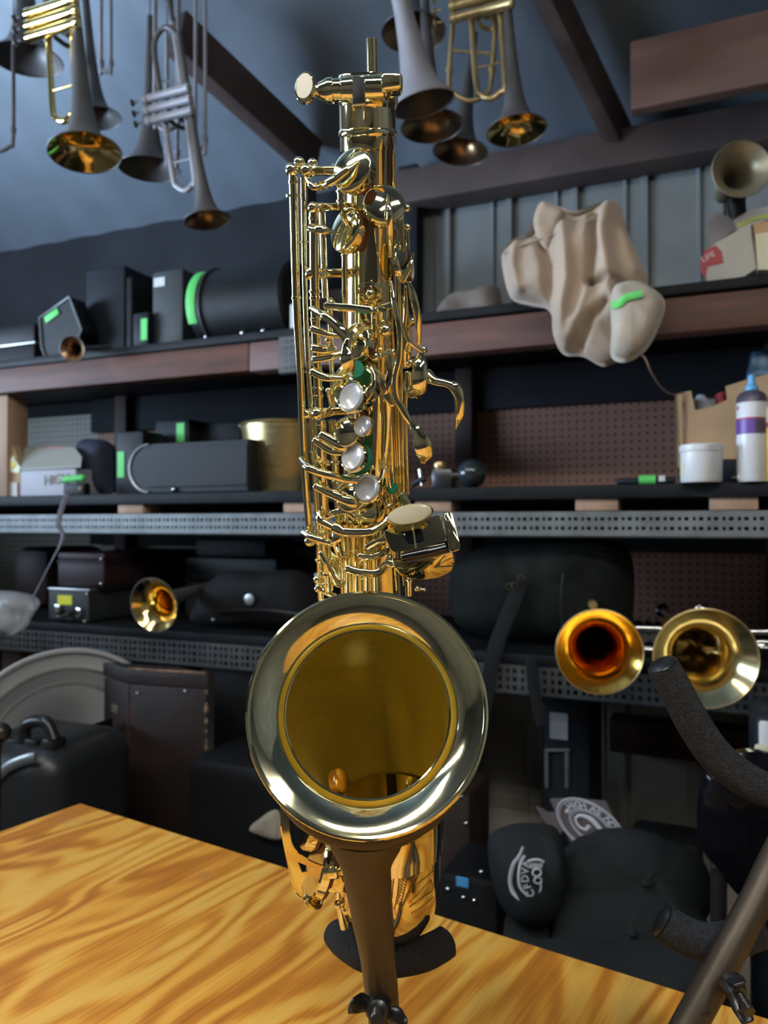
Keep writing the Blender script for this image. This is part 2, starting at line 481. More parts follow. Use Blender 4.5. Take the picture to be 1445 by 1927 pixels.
# ------------------------------------------------------------------ shelving along the wall
sh_org = UNZ(0, 1.30, -.30)
SH = thing('wall_shelving', 'long wooden wall shelving with grey slotted steel edging behind the saxophone', 'shelving', sh_org)
def spart(name, u0, u1, n0, n1, z0, z1, m, bev=.002):
    mb = MB(); slab('', u0, u1, n0, n1, z0, z1, None, bev, mbx=mb); return mb.build(name, m, SH)
usl, usr = -2.9, 1.6
spart('shelf_board', usl, usr, 1.275, 1.74, .356, .372, M_shelfboard)
spart('shelf_board', usl, usr, 1.275, 1.74, .040, .062, M_shelfboard)
spart('shelf_board', usl, usr, 1.275, 1.74, -.236, -.218, M_shelfboard)
uj = (W(470, .33, 1.29) - CAM).dot(U)
spart('beam', usl, uj - .001, 1.285, 1.325, .300, .356, M_beam)
spart('beam', uj + .001, usr, 1.285, 1.325, .298, .355, M_beam)
for px in (255, 570, 820, 1125, 1380):
    c = W(px, .03, 1.30) - CAM; uu = c.dot(U)
    spart('spacer_block', uu - .034, uu + .034, 1.284, 1.34, .0205, .040, M_postwood)
def slotted(u0, u1, n, z0, z1, rows, pitch, sw, shh):
    """steel angle with real slots: front web made of the strips left between the holes"""
    mb = MB(); nu = int((u1 - u0) / pitch); hz = z1 - z0
    gap = (hz - rows * shh) / (rows + 1)
    zs = [z0]
    for r in range(rows):
        zs += [z0 + gap * (r + 1) + shh * r, z0 + gap * (r + 1) + shh * (r + 1)]
    zs.append(z1)
    for i in range(0, len(zs), 2):
        mb.add([UNZ(u0, n, zs[i]), UNZ(u1, n, zs[i]), UNZ(u1, n, zs[i + 1]), UNZ(u0, n, zs[i + 1])], [[0, 1, 2, 3]])
    for r in range(rows):
        a, b = zs[1 + 2 * r], zs[2 + 2 * r]
        for k in range(nu):
            s0 = u0 + k * pitch + (0.0 if r % 2 == 0 else .0); w = pitch - (sw if k % 2 else sw * .72)
            mb.add([UNZ(s0, n, a), UNZ(s0 + w, n, a), UNZ(s0 + w, n, b), UNZ(s0, n, b)], [[0, 1, 2, 3]])
    # returns: top flange and lip folded back
    mb.add([UNZ(u0, n, z1), UNZ(u1, n, z1), UNZ(u1, n + .035, z1), UNZ(u0, n + .035, z1)], [[0, 1, 2, 3]])
    mb.add([UNZ(u0, n, z0), UNZ(u1, n, z0), UNZ(u1, n + .004, z0 - .003), UNZ(u0, n + .004, z0 - .003)], [[0, 1, 2, 3]])
    return mb
slotted(-1.9, usr, 1.278, -.020, .0195, 2, .0105, .0062, .0055).build('slotted_angle', M_slot, SH, smooth=False, recalc=False)
M_slotd = mat('dark_slotted_steel', (.075, .082, .085), .5, .3, var=.35, vscale=25)
slotted(-1.9, usr, 1.277, -.285, -.237, 3, .0125, .0065, .0075).build('slotted_angle', M_slotd, SH, smooth=False, recalc=False)
for px in (15,):
    c = W(px, .2, 1.33) - CAM; uu = c.dot(U)
    spart('post', uu - .035, uu + .03, 1.30, 1.36, .062, .298, M_postwood)
for px in (15, 760, 1500):
    c = W(px, -.4, 1.32) - CAM; uu = c.dot(U)
    spart('post', uu - .03, uu + .03, 1.33, 1.39, -1.25, -.236, M_roofwood)
    spart('post', uu - .02, uu + .02, 1.69, 1.735, -1.25, .356, M_roofwood)
# perforated steel plate nailed on the front beam
pp = slotted((W(521, .33, 1.27) - CAM).dot(U), (W(562, .33, 1.27) - CAM).dot(U), 1.2755, .288, .356, 5, .0098, .005, .006)
pp.build('perforated_plate', M_slotd, SH, smooth=False, recalc=False)

# ------------------------------------------------------------------ workbench
TZ = -.36
dA = Vector((.5415, .8407, 0)); dB = Vector((.8407, -.5415, 0))
TC = Vector((-.3906, .998, ZC + TZ))
bench = thing('workbench', 'workbench with an orange varnished plywood top in the foreground', 'workbench', (.2, .3, 0))
L1, L2, TH = .61, 1.9, .02
mb = MB().box(TC - dA * L1 / 2 + dB * L2 / 2 - Z * TH / 2, dA, dB, Z, L1 / 2, L2 / 2, TH / 2, .0015, 1); mb.build('bench_top', M_ply, bench)
mb = MB().box(TC - dA * L1 / 2 + dB * L2 / 2 - Z * (TH + .04), dA, dB, Z, L1 / 2 - .04, L2 / 2 - .04, .038, .002, 1); mb.build('apron', M_postwood, bench)
for a, b in ((.09, .09), (.09, L2 - .09), (L1 - .09, .09), (L1 - .09, L2 - .09)):
    c = TC - dA * a + dB * b
    MB().box(Vector((c.x, c.y, (ZC + TZ - .10) / 2)), dA, dB, Z, .04, .04, (ZC + TZ - .10) / 2, .003, 1).build('leg', M_postwood, bench)

# ------------------------------------------------------------------ shop lights
M_tube = mat('lit_tube', (1, 1, 1), .4, emit=(1.0, .97, .90), estr=LIGHTS['tube'])
M_white = mat('white_enamel', (.7, .7, .68), .4)
def shop_light(c, d, label, half=.6):
    c = CAM + U * c[0] + N * c[1] + Z * c[2]; d = d.normalized(); s = d.cross(Z)
    t = thing('tube_light', label, 'light', c + Z * .03, 'tube lights over the bench')
    MB().box(c + Z * .045, d, s, Z, half + .03, .075, .018, .006).build('housing', M_white, t)
    for k in (-1, 1):
        MB().sweep([c + s * (.036 * k) - d * half, c + s * (.036 * k) + d * half], .0135, n=14).build('tube', M_tube, t)
    for k in (-1, 1):
        MB().box(c + d * (k * (half + .012)) + Z * .012, d, s, Z, .012, .07, .028, .004).build('end_cap', M_white, t)
    for k in (-.4, .4):
        MB().sweep([c + d * k + Z * .06, c + d * k + Z * (1.6)], .0015, n=6).build('hanging_chain', M_slot, t)
shop_light((-.30, -.30, .95), U, 'white twin tube light hanging over the near side of the bench')
shop_light((.75, -.55, 1.0), N, 'white twin tube light hanging to the right of the bench')
shop_light((-1.4, -.35, 1.05), N, 'white twin tube light hanging to the left of the bench')

# ================================================================== saxophone
M_gold = mat('gold_lacquer', (.93, .80, .50), .07, 1.0, rvar=.03, vscale=40)
M_gold2 = mat('gold_lacquer_keys', (.94, .86, .54), .06, 1.0)
M_bellface = mat('polished_bell_lip', (.84, .80, .54), .10, 1.0, rvar=.05, vscale=30)
M_inner = None
M_pearl = mat('mother_of_pearl', (.56, .56, .56), .22, var=.30, vscale=90, coat=.8)
M_pearly = mat('cream_pearl', (.62, .58, .42), .25, var=.15, vscale=70, coat=.8)
M_felt = mat('green_felt', (.015, .17, .09), .95, bump=.6, bscale=900)
M_pad = mat('brown_leather_pad', (.16, .055, .03), .6)
M_roller = mat('black_roller', (.006, .006, .008), .12, coat=.5)
M_steel = mat('needle_steel', (.62, .64, .66), .18, 1.0)
M_engr = mat('engraved_line', (.33, .20, .05), .45, .9)

def inner_mat():
    m = bpy.data.materials.new('brushed_bell_throat'); m.use_nodes = True
    nt = m.node_tree; nd = nt.nodes; lk = nt.links; b = nd['Principled BSDF']
    b.inputs['Metallic'].default_value = 1; b.inputs['Base Color'].default_value = (.96, .84, .30, 1)
    tc = nd.new('ShaderNodeTexCoord'); mp = nd.new('ShaderNodeMapping'); mp.inputs['Scale'].default_value = (5, 5, 380)
    lk.new(tc.outputs['Object'], mp.inputs['Vector'])
    n = nd.new('ShaderNodeTexNoise'); n.inputs['Scale'].default_value = 1.0; n.inputs['Detail'].default_value = 3; lk.new(mp.outputs[0], n.inputs['Vector'])
    mr = nd.new('ShaderNodeMapRange'); mr.inputs['To Min'].default_value = .24; mr.inputs['To Max'].default_value = .42
    lk.new(n.outputs['Fac'], mr.inputs['Value']); lk.new(mr.outputs[0], b.inputs['Roughness'])
    bp = nd.new('ShaderNodeBump'); bp.inputs['Strength'].default_value = .18; bp.inputs['Distance'].default_value = .0004
    lk.new(n.outputs['Fac'], bp.inputs['Height']); lk.new(bp.outputs[0], b.inputs['Normal'])
    return m
M_inner = inner_mat()

A0, A1 = 1 / .385, 1 / .572
def Dax(py): return 1 / (A0 + (A1 - A0) * (py - 150) / 1410)
def S(px, py, off=0.0): return P(px, py, Dax(py) - off)
def R(rpx, py, off=0.0): return rpx * (Dax(py) - off) / F

SAX = thing('alto_saxophone', 'gold lacquered alto saxophone with pearl key touches, standing bell forward on the bench', 'saxophone', P(722, 1765, .50))
def part(name, mb, m, parent=None, label=None, **k):
    return mb.build(name, m, parent or SAX, label=label, **k)

AX = (S(691, 200) - S(712, 1500)).normalized()      # body axis, upwards
TOC = Vector((0, -1, 0))                            # towards the camera

# ---- body tube ------------------------------------------------------
rows = [(196, 691, 53), (249, 691.5, 53), (252, 691.5, 54.5), (256, 692, 53), (283, 692.5, 53), (286, 694, 49), (500, 697, 47.5), (700, 700, 50), (900, 702, 56), (1100, 703, 63), (1300, 706, 72), (1500, 712, 84)]
pts = [S(x, y) for y, x, r in rows]; rad = [R(r, y) for y, x, r in rows]
def stations(pts, rad, n=36):
    mb = MB(); vs = []; L = len(pts); T0 = None
    for i in range(L):
        T = (pts[min(i + 1, L - 1)] - pts[max(i - 1, 0)]).normalized()
        sd = Vector((1, 0, 0)); sd = (sd - T * sd.dot(T)).normalized(); nn = T.cross(sd)
        for k in range(n):
            a = 2 * pi * k / n; vs.append(pts[i] + sd * cos(a) * rad[i] + nn * sin(a) * rad[i])
    fs = [[i * n + k, i * n + (k + 1) % n, (i + 1) * n + (k + 1) % n, (i + 1) * n + k] for i in range(L - 1) for k in range(n)]
    return mb.add(vs, fs)
part('body_tube', stations(pts, rad), M_gold)
BB = P(731, 1590, .482)
RC = P(690.5, 1336, .400)
toc = (CAM - RC).normalized()
bax = (toc + Z * .10 + Vector((-.02, 0, 0))).normalized()     # bell axis, outwards
# centre line from the rim back and down to the bow
c0 = RC - bax * .0110
ctrl = [c0, c0 - bax * .024, Vector((BB.x, BB.y - .010, BB.z + .060)), BB]
def bez(t):
    a, b, c, d = ctrl
    return a * (1 - t) ** 3 + b * 3 * t * (1 - t) ** 2 + c * 3 * t * t * (1 - t) + d * t ** 3
# ---- bow: body tube turns under and comes up into the bell -----------
bowp = [S(712, 1500), P(722, 1590, .572), P(728, 1636, .566), P(731, 1668, .545), P(732, 1680, .520), P(732, 1655, .494), BB, bez(.93), bez(.84)]
bowr = [R(82, 1500), .0305, .0312, .0320, .0325, .0326, .0325, .0326, .0329]
bp_ = catmull(bowp, 6); br_ = lerpl(bowr, len(bp_))
part('bow', stations(bp_, br_), M_gold)
# ---- bell ------------------------------------------------------------
LIP = [(.0, .0598), (.0016, .0612), (.0032, .0618), (.0030, .0608)]
def bell_pts(outer):
    P_, R_, T_ = [], [], []
    e = .0012 if outer else 0
    flare = [(.0022, .0610), (.0015, .0585), (.0002, .0554), (-.0016, .0522), (-.0040, .0490), (-.0072, .0460), (-.0110, .0438)]
    if outer: flare = [(a - .0018, b + .0006) for a, b in flare]
    for a, r in flare: P_.append(RC + bax * a); R_.append(r + e); T_.append(bax)
    m = 22
    for i in range(1, m + 1):
        t = i / m; p = bez(t); d = (bez(t - .02) - bez(min(1, t + .001))).normalized()
        P_.append(p); R_.append((.0438 + .0012 * min(1, t / .06) if t < .12 else .0450 + (.0325 - .0450) * ((t - .12) / .88) ** .9) + e); T_.append(d)
    if not outer:      # brushed lining carries on down into the bow
        q = [p for p in reversed(bp_[:-12])][:22]
        for i in range(1, len(q) - 1):
            P_.append(q[i]); R_.append(.0316); T_.append((q[i - 1] - q[i + 1]).normalized())
    return P_, R_, T_
def ringed(P_, R_, T_, n=72):
    mb = MB(); vs = []; L = len(P_)
    for i in range(L):
        T = T_[i]; sd = Vector((1, 0, 0)); sd = (sd - T * sd.dot(T)).normalized(); nn = T.cross(sd)
        for k in range(n):
            a = 2 * pi * k / n; vs.append(P_[i] + sd * cos(a) * R_[i] + nn * sin(a) * R_[i])
    fs = [[i * n + k, i * n + (k + 1) % n, (i + 1) * n + (k + 1) % n, (i + 1) * n + k] for i in range(L - 1) for k in range(n)]
    return mb.add(vs, fs)
po, ro, to = bell_pts(True)
bell = part('bell', ringed(po, ro, to), M_gold, recalc=False)
pi_, ri_, ti_ = bell_pts(False)
lipn = 7
part('bell_lip', ringed(pi_[:lipn], ri_[:lipn], ti_[:lipn]), M_bellface, bell, recalc=False)
part('bell_throat', ringed(pi_[lipn - 1:], ri_[lipn - 1:], ti_[lipn - 1:]), M_inner, bell, recalc=False)
rim = [RC + bax * .0014 + (lambda s, n_: s * cos(a) + n_ * sin(a))(*(lambda T: ((Vector((1, 0, 0)) - T * T.x).normalized(), T.cross((Vector((1, 0, 0)) - T * T.x).normalized())))(bax)) * .0615 for a in [2 * pi * k / 90 for k in range(90)]]
part('rim_bead', MB().sweep(rim, .0016, n=8, closed=True), M_gold2, bell)
sdx = (Vector((1, 0, 0)) - bax * bax.x).normalized(); sdy = bax.cross(sdx)
ring = [RC - bax * .0108 + (sdx * cos(a) + sdy * sin(a)) * .0440 for a in [2 * pi * k / 72 for k in range(72)]]
part('throat_bead', MB().sweep(ring, .0007, n=6, closed=True), M_gold2, bell)
# guard pad seen inside the throat
part('tone_hole_cup', MB().lathe([(-.003, .0072), (.001, .0072), (.0018, .0062), (.0018, .0)], P(640, 1470, .447), Vector((.80, -.42, .45)), 24), mat('copper_rivet', (.85, .50, .26), .18, 1.0), bell)

# ---- posts -------------------------------------------------------------
PX = []
def ballpost(px, py, off, r, to=None, rr=None, name='post'):
    mb = MB(); c = S(px, py, off); rm = R(r, py, off)
    mb.ball(c, rm, 18)
    if to:
        e = S(*to); d = (e - c).normalized(); k = R(rr, py, off)
        L = (e - c).length
        mb.lathe([(rm * .8, k * .75), (rm * 1.1, k), (L * .45, k * .80), (L * .9, k * .85), (L, k * 1.25)], c, d, 18, cap1=True)
    return part(name, mb, M_gold2)
ballpost(549, 320, .020, 13); ballpost(577, 321, .020, 12.5, (628, 322, .006), 11)
ballpost(563, 306, .012, 11); ballpost(588, 308, .010, 10)
ballpost(589, 391, .026, 11, (650, 388, .004), 9)
ballpost(586, 515, .026, 13, (648, 514, .004), 11)
ballpost(578, 779, .022, 9); ballpost(598, 778, .030, 12.5, (655, 771, .006), 10)
ballpost(583, 1018, .026, 11); ballpost(600, 1018, .02, 8)
ballpost(697, 553, .022, 10, (697, 546, .012), 20)
ballpost(726, 622, .028, 13, (722, 610, .012), 9)
ballpost(706, 671, .026, 10, (738, 663, .018), 6.5)
ballpost(766, 392, .006, 8); ballpost(767, 428, .008, 7); ballpost(797, 658, .010, 7.5); ballpost(772, 683, .018, 8, (790, 676, .008), 6)
ballpost(776, 604, .014, 6, (768, 612, .006), 5)
ballpost(757, 936, .022, 11, (768, 958, .026), 12)
ballpost(597, 1090, .024, 8); ballpost(598, 1108, .022, 7); ballpost(785, 1108, .02, 6, (800, 1110, .02), 4)

# ---- key rods --------------------------------------------------------------
def rod(seq, rpx, off, collars=(), name='key_rod', m=None):
    pts = [S(x, y, off) for x, y in seq]; mb = MB()
    ym = seq[len(seq) // 2][1]
    mb.sweep(pts, R(rpx, ym, off), n=14, smooth=3)
    def at(y):
        for (x0, y0), (x1, y1) in zip(seq, seq[1:]):
            if y0 <= y <= y1: return x0 + (x1 - x0) * (y - y0) / (y1 - y0)
        return seq[-1][0]
    for y, k in collars:
        r = R(rpx, y, off)
        mb.lathe([(-r * .35, r * 1.02), (-r * .25, r * k), (r * .25, r * k), (r * .35, r * 1.02)], S(at(y), y, off), AX, 16)
    return part(name, mb, m or M_gold2)
rod([(551, 330), (557, 560), (565, 700), (573, 880), (584, 1010)], 7.5, .022, [(342, 1.3), (368, 2.1), (560, 1.25), (870, 1.3), (1000, 1.4)])
rod([(570, 330), (574, 560), (580, 700), (586, 780), (592, 900), (600, 1020)], 4.5, .020, [(455, 1.8), (700, 1.5), (850, 1.4)])
rod([(590, 400), (592, 560), (597, 700), (600, 770)], 8.5, .027, [(410, 1.25), (548, 1.3), (560, 1.2), (600, 1.2), (650, 1.25), (672, 1.25), (700, 1.2), (730, 1.25), (745, 1.2)])
rod([(603, 790), (606, 900), (612, 1010), (618, 1110)], 9.5, .027, [(800, 1.2), (822, 1.3), (868, 1.2), (918, 1.3), (962, 1.25), (1000, 1.2), (1052, 1.3), (1080, 1.5), (1098, 1.3)])
rod([(600, 1020), (603, 1110), (606, 1150)], 6, .020, [(1054, 1.5), (1082, 2.0), (1100, 1.6)])
rod([(620, 560), (624, 700), (628, 770)], 4.5, .016, [(660, 1.7), (745, 1.7)])
rod([(606, 400), (610, 520), (612, 560)], 6.0, .016)
rod([(648, 470), (649, 560), (652, 640)], 5.5, .018, [(480, 1.3), (548, 1.4)])
rod([(640, 345), (641, 395)], 6, .016, [(360, 1.5), (378, 1.4)])
rod([(625, 790), (632, 900), (640, 1010), (648, 1120)], 6.5, .018, [(870, 1.4), (905, 1.4)])
for x0, x1, r in ((648, 652, 8), (667, 670, 9), (688, 690, 8.5), (706, 706, 7)):
    rod([(x0, 985), (x1, 1060), (x1 + 1, 1130)], r, .030, [(1003, 1.25), (1040, 1.2)])
rod([(705, 588), (705, 668)], 7, .024, [(595, 1.1)])
rod([(746, 430), (752, 560), (755, 700), (759, 900), (762, 940)], 3.2, .012)
rod([(755, 400), (757, 470)], 5, .012, [(428, 2.2), (440, 1.4)])
rod([(766, 430), (768, 470)], 4, .008)
rod([(733, 760), (738, 900), (741, 1100)], 6, .016)
rod([(748, 760), (752, 900), (757, 1100)], 5, .010)
rod([(765, 700), (764, 800), (768, 930)], 3.2, .004)
rod([(742, 290), (744, 420)], 2.2, .004)
rod([(770, 1085), (771, 1120)], 5, .018, [(1090, 1.6)])
rod([(640, 1690), (646, 1720), (652, 1760)], 6, -.015, [(1700, 1.5), (1726, 1.5)])

# ---- octave receiver and neck clamp ---------------------------------------
cl = part('neck_receiver', MB().lathe([(-.0150, .0136), (-.0125, .0150), (-.0010, .0152), (.0005, .0146), (.0008, .0128), (-.0150, .0122)], S(692, 145), AX, 40), M_gold2)
c0_, c1_ = S(612, 171, .0165), S(742, 166, .0165); dd = (c1_ - c0_).normalized(); LL = (c1_ - c0_).length
clamp = part('clamp_barrel', MB().lathe([(-.006, .001), (-.0055, .0022), (-.003, .0038), (.0, .0052), (.0015, .0058), (.0035, .0058), (.004, .0052), (.0075, .0052), (.0078, .0056), (LL * .42, .0062), (LL * .42, .0058), (LL * .55, .0058), (LL * .55, .0062), (LL * .84, .0062), (LL * .86, .0050), (LL, .0050), (LL, 0)], c0_, dd, 28), M_gold2)
part('clamp_lug', MB().box(S(675, 172, .0232), dd, TOC, AX, .0031, .0009, .0062, .0008), M_steel, clamp)
part('clamp_screw_end', MB().box(S(737, 160, .021), dd, TOC, AX, .0052, .0042, .0038, .0022, 3), M_gold2, clamp)
part('thumb_screw', MB().sweep([S(613, 171, .0165), S(594, 166, .0165)], [.0017, .0013], n=12).add(*(lambda q: (q.v, q.f))(MB().lathe([(-.0016, .0), (-.0016, .0068), (-.0008, .0080), (.0008, .0080), (.0016, .0068), (.0016, 0)], S(575, 166, .0165), (Vector((-.25, -1, .1))), 32, xdir=Vector((0, 0, 1)), sq=.66))), M_gold2)
part('thumb_screw_face', MB().lathe([(.0016, .0066), (.0019, .0064), (.0019, 0)], S(575, 166, .0165), Vector((-.25, -1, .1)), 32, xdir=Vector((0, 0, 1)), sq=.64), mat('brushed_face', (.30, .28, .24), .45, .8), None)
part('octave_pin', MB().lathe([(0, .0026), (.0170, .0026), (.0172, .0022), (.0160, .0018), (.0160, 0)], S(700, 147, .0), AX, 18), M_gold2)
part('receiver_collar', MB().lathe([(-.002, .0143), (-.001, .0150), (.001, .0150), (.002, .0143)], S(691.5, 252), AX, 40), M_gold2)

# ---- key cups and touches ----------------------------------------------
def face(yaw, pitch=8):
    a, b = radians(yaw), radians(pitch)
    return Vector((sin(a) * cos(b), -cos(a) * cos(b), sin(b)))
def cup(px, py, off, rpx, yaw, pitch=8, th=.0045, pad=True, name='key_cup'):
    c = S(px, py, off); r = R(rpx, py, off); ax = face(yaw, pitch)
    o = part(name, MB().lathe([(-th, r * .93), (-th, r), (-.0008, r), (-.0001, r * .985), (.0003, r * .95)] + [(.0003 + .0016 * (1 - q * q), r * .95 * q) for q in (.9, .78, .64, .48, .32, .16, .06, .012)], c, ax, 56, cap1=True), M_gold2)
    if pad: MB().lathe([(-th - .0025, r * .80), (-th - .0025, r * .9), (-th, r * .9)], c, ax, 32, cap0=True).build('pad', M_pad, o)
    return o, c, ax
def pearl(px, py, off, hw, hh, yaw, pitch=8, m=None, felt=False, stem=.006):
    c = S(px, py, off); r = R(hh, py, off); ax = face(yaw, pitch)
    o = part('key_touch', MB().lathe([(-stem, r * .62), (-.0028, r * .72), (-.0018, r * 1.08), (.0004, r * 1.10), (.0010, r * 1.03), (.0006, r * .96)], c, ax, 40), M_gold2)
    part('pearl', MB().lathe([(.0004, r * .97), (.0011, r * .93), (.0016, r * .82), (.0010, r * .6), (.0008, 0)], c, ax, 36), m or M_pearl, o)
    if felt: part('felt_ring', MB().lathe([(-.0062, r * 1.05), (-.0062, r * 1.12), (-.0022, r * 1.12), (-.0022, r * .9)], c, ax, 32, cap0=True), M_felt, o)
    return o
cup(661, 318, .026, 43, -30, 6)
cup(724, 383, .024, 40, 8, 10)
cup(648, 432, .020, 42, -48, 4)
cup(668, 642, .026, 36, -42, 6, .005)
cup(664, 722, .031, 50, -30, 8, .006)
cup(651, 812, .034, 29, -25, 8)
cup(660, 926, .031, 38, -30, 10)
cup(672, 962, .022, 40, -25, -8)
cup(762, 493, .010, 39, 62, 8, .003, pad=False)
pearl(662, 748, .040, 21, 29, -35, 8)
pearl(684, 802, .038, 15, 19, -32, 8)
pearl(665, 861, .040, 20, 27, -35, 8, felt=True)
pearl(691, 919, .038, 23, 27, -28, 6)

# ---- arms, levers, spatulas -------------------------------------------
def arm(seq, rx, ry, name='key_arm', nrm=TOC, m=None, parent=None, sm=5, rnd=True, n=12):
    pts = [S(*p) for p in seq]; ym = seq[len(seq) // 2][1]; k = Dax(ym) / F
    f = lambda q: [x * k for x in q] if isinstance(q, (list, tuple)) else q * k
    return part(name, MB().sweep(pts, f(rx), f(ry), nrm=nrm, n=n if n < 10 else 20, smooth=sm, round_ends=rnd), m or M_gold2, parent, ang=40 if n < 10 else 75)
arm([(596, 350, .022), (622, 342, .030), (650, 322, .032), (674, 305, .029)], [7, 8, 7, 1.5], [5, 6, 5, 2])
arm([(577, 335, .022), (590, 352, .026), (612, 352, .022)], [6, 6, 5], [4, 4, 4])
arm([(583, 428, .030), (606, 432, .034), (638, 438, .030)], [8, 8, 1.5], [4, 4, 2])
arm([(729, 366, .026), (733, 400, .033), (736, 440, .030), (736, 480, .022)], [1.5, 6, 7, 6], [2, 5, 6, 5])
arm([(778, 478, .016), (772, 500, .020), (760, 528, .020)], [2, 5, 4], [2, 3, 3])
# guard bar with its upright
arm([(613, 576, .028), (655, 579, .029), (699, 584, .030)], 7, 5, sm=0, n=8)
arm([(699, 584, .030), (718, 580, .024), (738, 574, .018)], 7, 5, sm=0, n=8)
ballpost(622, 571, .022, 9)
# side lever with drop-shaped touch
arm([(585, 580, .030), (600, 588, .034), (615, 596, .038), (640, 620, .042), (658, 643, .044)], [5, 6, 8, 9, 8], [4, 4, 4, 4, 4], n=8)
arm([(655, 640, .045), (651, 655, .047), (653, 675, .050), (657, 693, .049), (662, 706, .045)], [5, 8, 12, 11, 4], [4, 4, 4, 3, 2], name='spatula')
part('felt_pad', MB().lathe([(0, .0048), (.002, .0048)], S(669, 697, .036), face(-10), 20, cap0=True, cap1=True), M_felt)
arm([(587, 618, .030), (615, 628, .032), (650, 636, .030)], [7, 6, 3], [4, 4, 3])
arm([(590, 655, .030), (612, 658, .030), (628, 655, .028)], [8, 8, 8], [5, 5, 4])
arm([(590, 676, .029), (618, 672, .030), (645, 664, .028)], [7, 7, 6], [4, 4, 3])
arm([(587, 699, .030), (612, 710, .033), (642, 712, .031)], [7, 7, 5], [4, 4, 3])
ballpost(619, 640, .030, 8); ballpost(618, 735, .020, 6, (624, 768, .018), 5)
arm([(604, 818, .032), (640, 838, .036), (660, 850, .034)], [8, 8, 6], [4, 4, 3])
arm([(592, 828, .030), (622, 848, .034), (646, 852, .034)], [6, 7, 6], [4, 4, 3])
arm([(600, 868, .026), (618, 872, .026)], [5, 5], [4, 4], sm=0)
arm([(566, 865, .024), (580, 880, .036), (612, 892, .038), (648, 902, .036), (672, 905, .034)], [5, 7, 7, 7, 6], [5, 5, 5, 4, 3])
arm([(593, 915, .032), (625, 930, .036), (660, 945, .038), (688, 960, .036)], [6, 8, 9, 4], [4, 5, 5, 3])
arm([(601, 966, .034), (605, 980, .038), (632, 996, .040)], [7, 7, 6], [5, 5, 5])
arm([(628, 992, .040), (650, 1001, .041), (695, 1001, .041), (715, 990, .038), (735, 975, .034)], [9, 8, 8, 7, 7], [4, 4, 4, 4, 4], name='key_guard')
arm([(632, 998, .038), (634, 1018, .040), (640, 1042, .038), (645, 1058, .034)], [6, 9, 8, 3], [3, 3, 3, 2], name='key_guard')
arm([(571, 1002, .026), (585, 1010, .032), (610, 1018, .036), (632, 1024, .036)], [5, 6, 6, 6], [5, 5, 5, 4])
arm([(604, 1040, .034), (617, 1066, .036), (633, 1098, .036), (645, 1100, .034)], [5, 5, 5, 5], [4, 4, 4, 4])
arm([(598, 1104, .026), (612, 1114, .028), (630, 1122, .028)], [5, 5, 5], [4, 4, 4])
arm([(652, 1070, .040), (685, 1078, .041), (712, 1078, .041), (728, 1062, .038), (733, 1045, .036)], [7, 7, 7, 7, 6], [3, 3, 3, 3, 3], name='key_guard')
arm([(676, 1046, .036), (700, 1048, .038), (722, 1040, .038), (730, 1032, .036)], [6, 6, 6, 6], [4, 4, 4, 4])
arm([(676, 1060, .030), (690, 1042, .032), (712, 1026, .030)], [6, 6, 6], [4, 4, 4])
arm([(600, 985, .026), (622, 968, .030), (650, 962, .030), (668, 975, .030)], [6, 6, 6, 6], [3, 3, 3, 3])
arm([(612, 1040, .018), (640, 1075, .016), (660, 1100, .016)], [10, 14, 8], [3, 3, 3])
arm([(668, 1100, .022), (690, 1088, .022), (704, 1070, .022)], [5, 6, 5], [3, 3, 3])
arm([(710, 700, .022), (728, 740, .022), (730, 790, .020), (722, 880, .018), (714, 905, .018)], [6, 8, 6, 5, 4], [3, 3, 3, 3, 3])
arm([(720, 905, .026), (727, 880, .026), (733, 905, .026), (738, 940, .024), (728, 952, .026), (716, 930, .024), (722, 895, .024)], 2.2, 2.2)
arm([(722, 960, .028), (745, 948, .026), (762, 930, .022)], [2, 3, 3], [2, 2, 2])
part('felt_pad', MB().lathe([(0, .0032), (.002, .0032)], S(738, 920, .024), face(15), 18, cap0=True, cap1=True), M_felt)
# long palm levers on the right
arm([(735, 530, .022), (742, 570, .028), (752, 620, .030), (752, 670, .030), (744, 710, .030), (746, 745, .030), (760, 775, .030), (775, 800, .030)], [3, 5, 6, 6, 6, 7, 7, 5], [3, 4, 4, 4, 4, 4, 4, 4])
arm([(773, 794, .030), (784, 812, .033), (795, 836, .036), (799, 856, .036), (797, 871, .033)], [5, 10, 16, 15, 5], [3, 4, 5, 4, 2], name='spatula')
arm([(730, 660, .020), (738, 700, .022), (728, 735, .022), (740, 762, .022)], [7, 9, 9, 7], [3, 3, 3, 3])
arm([(763, 540, .022), (764, 580, .022), (762, 620, .022), (772, 645, .022), (793, 662, .020)], [3, 4, 4, 4, 3], [3, 3, 3, 3, 3])
arm([(770, 532, .012), (778, 560, .014), (786, 600, .014), (788, 650, .012)], [4, 7, 7, 4], [2, 3, 3, 2], name='spatula')
arm([(792, 660, .016), (790, 688, .022), (789, 714, .025), (788, 735, .024), (786, 749, .020)], [5, 13, 15, 13, 4], [3, 5, 5, 4, 2], name='spatula')
arm([(767, 700, .008), (768, 730, .008), (775, 742, .010), (788, 735, .012)], [6, 9, 8, 5], [2, 2, 2, 2])
arm([(758, 560, .006), (762, 640, .006), (762, 690, .004)], [9, 13, 10], [4, 4, 4])
# side hook
arm([(800, 706, .008), (818, 717, .012), (840, 722, .014), (858, 732, .015), (866, 755, .016), (865, 780, .016), (858, 806, .014)], [14, 8, 7, 11, 9, 9, 2], [5, 4, 4, 6, 6, 5, 2], name='thumb_hook')

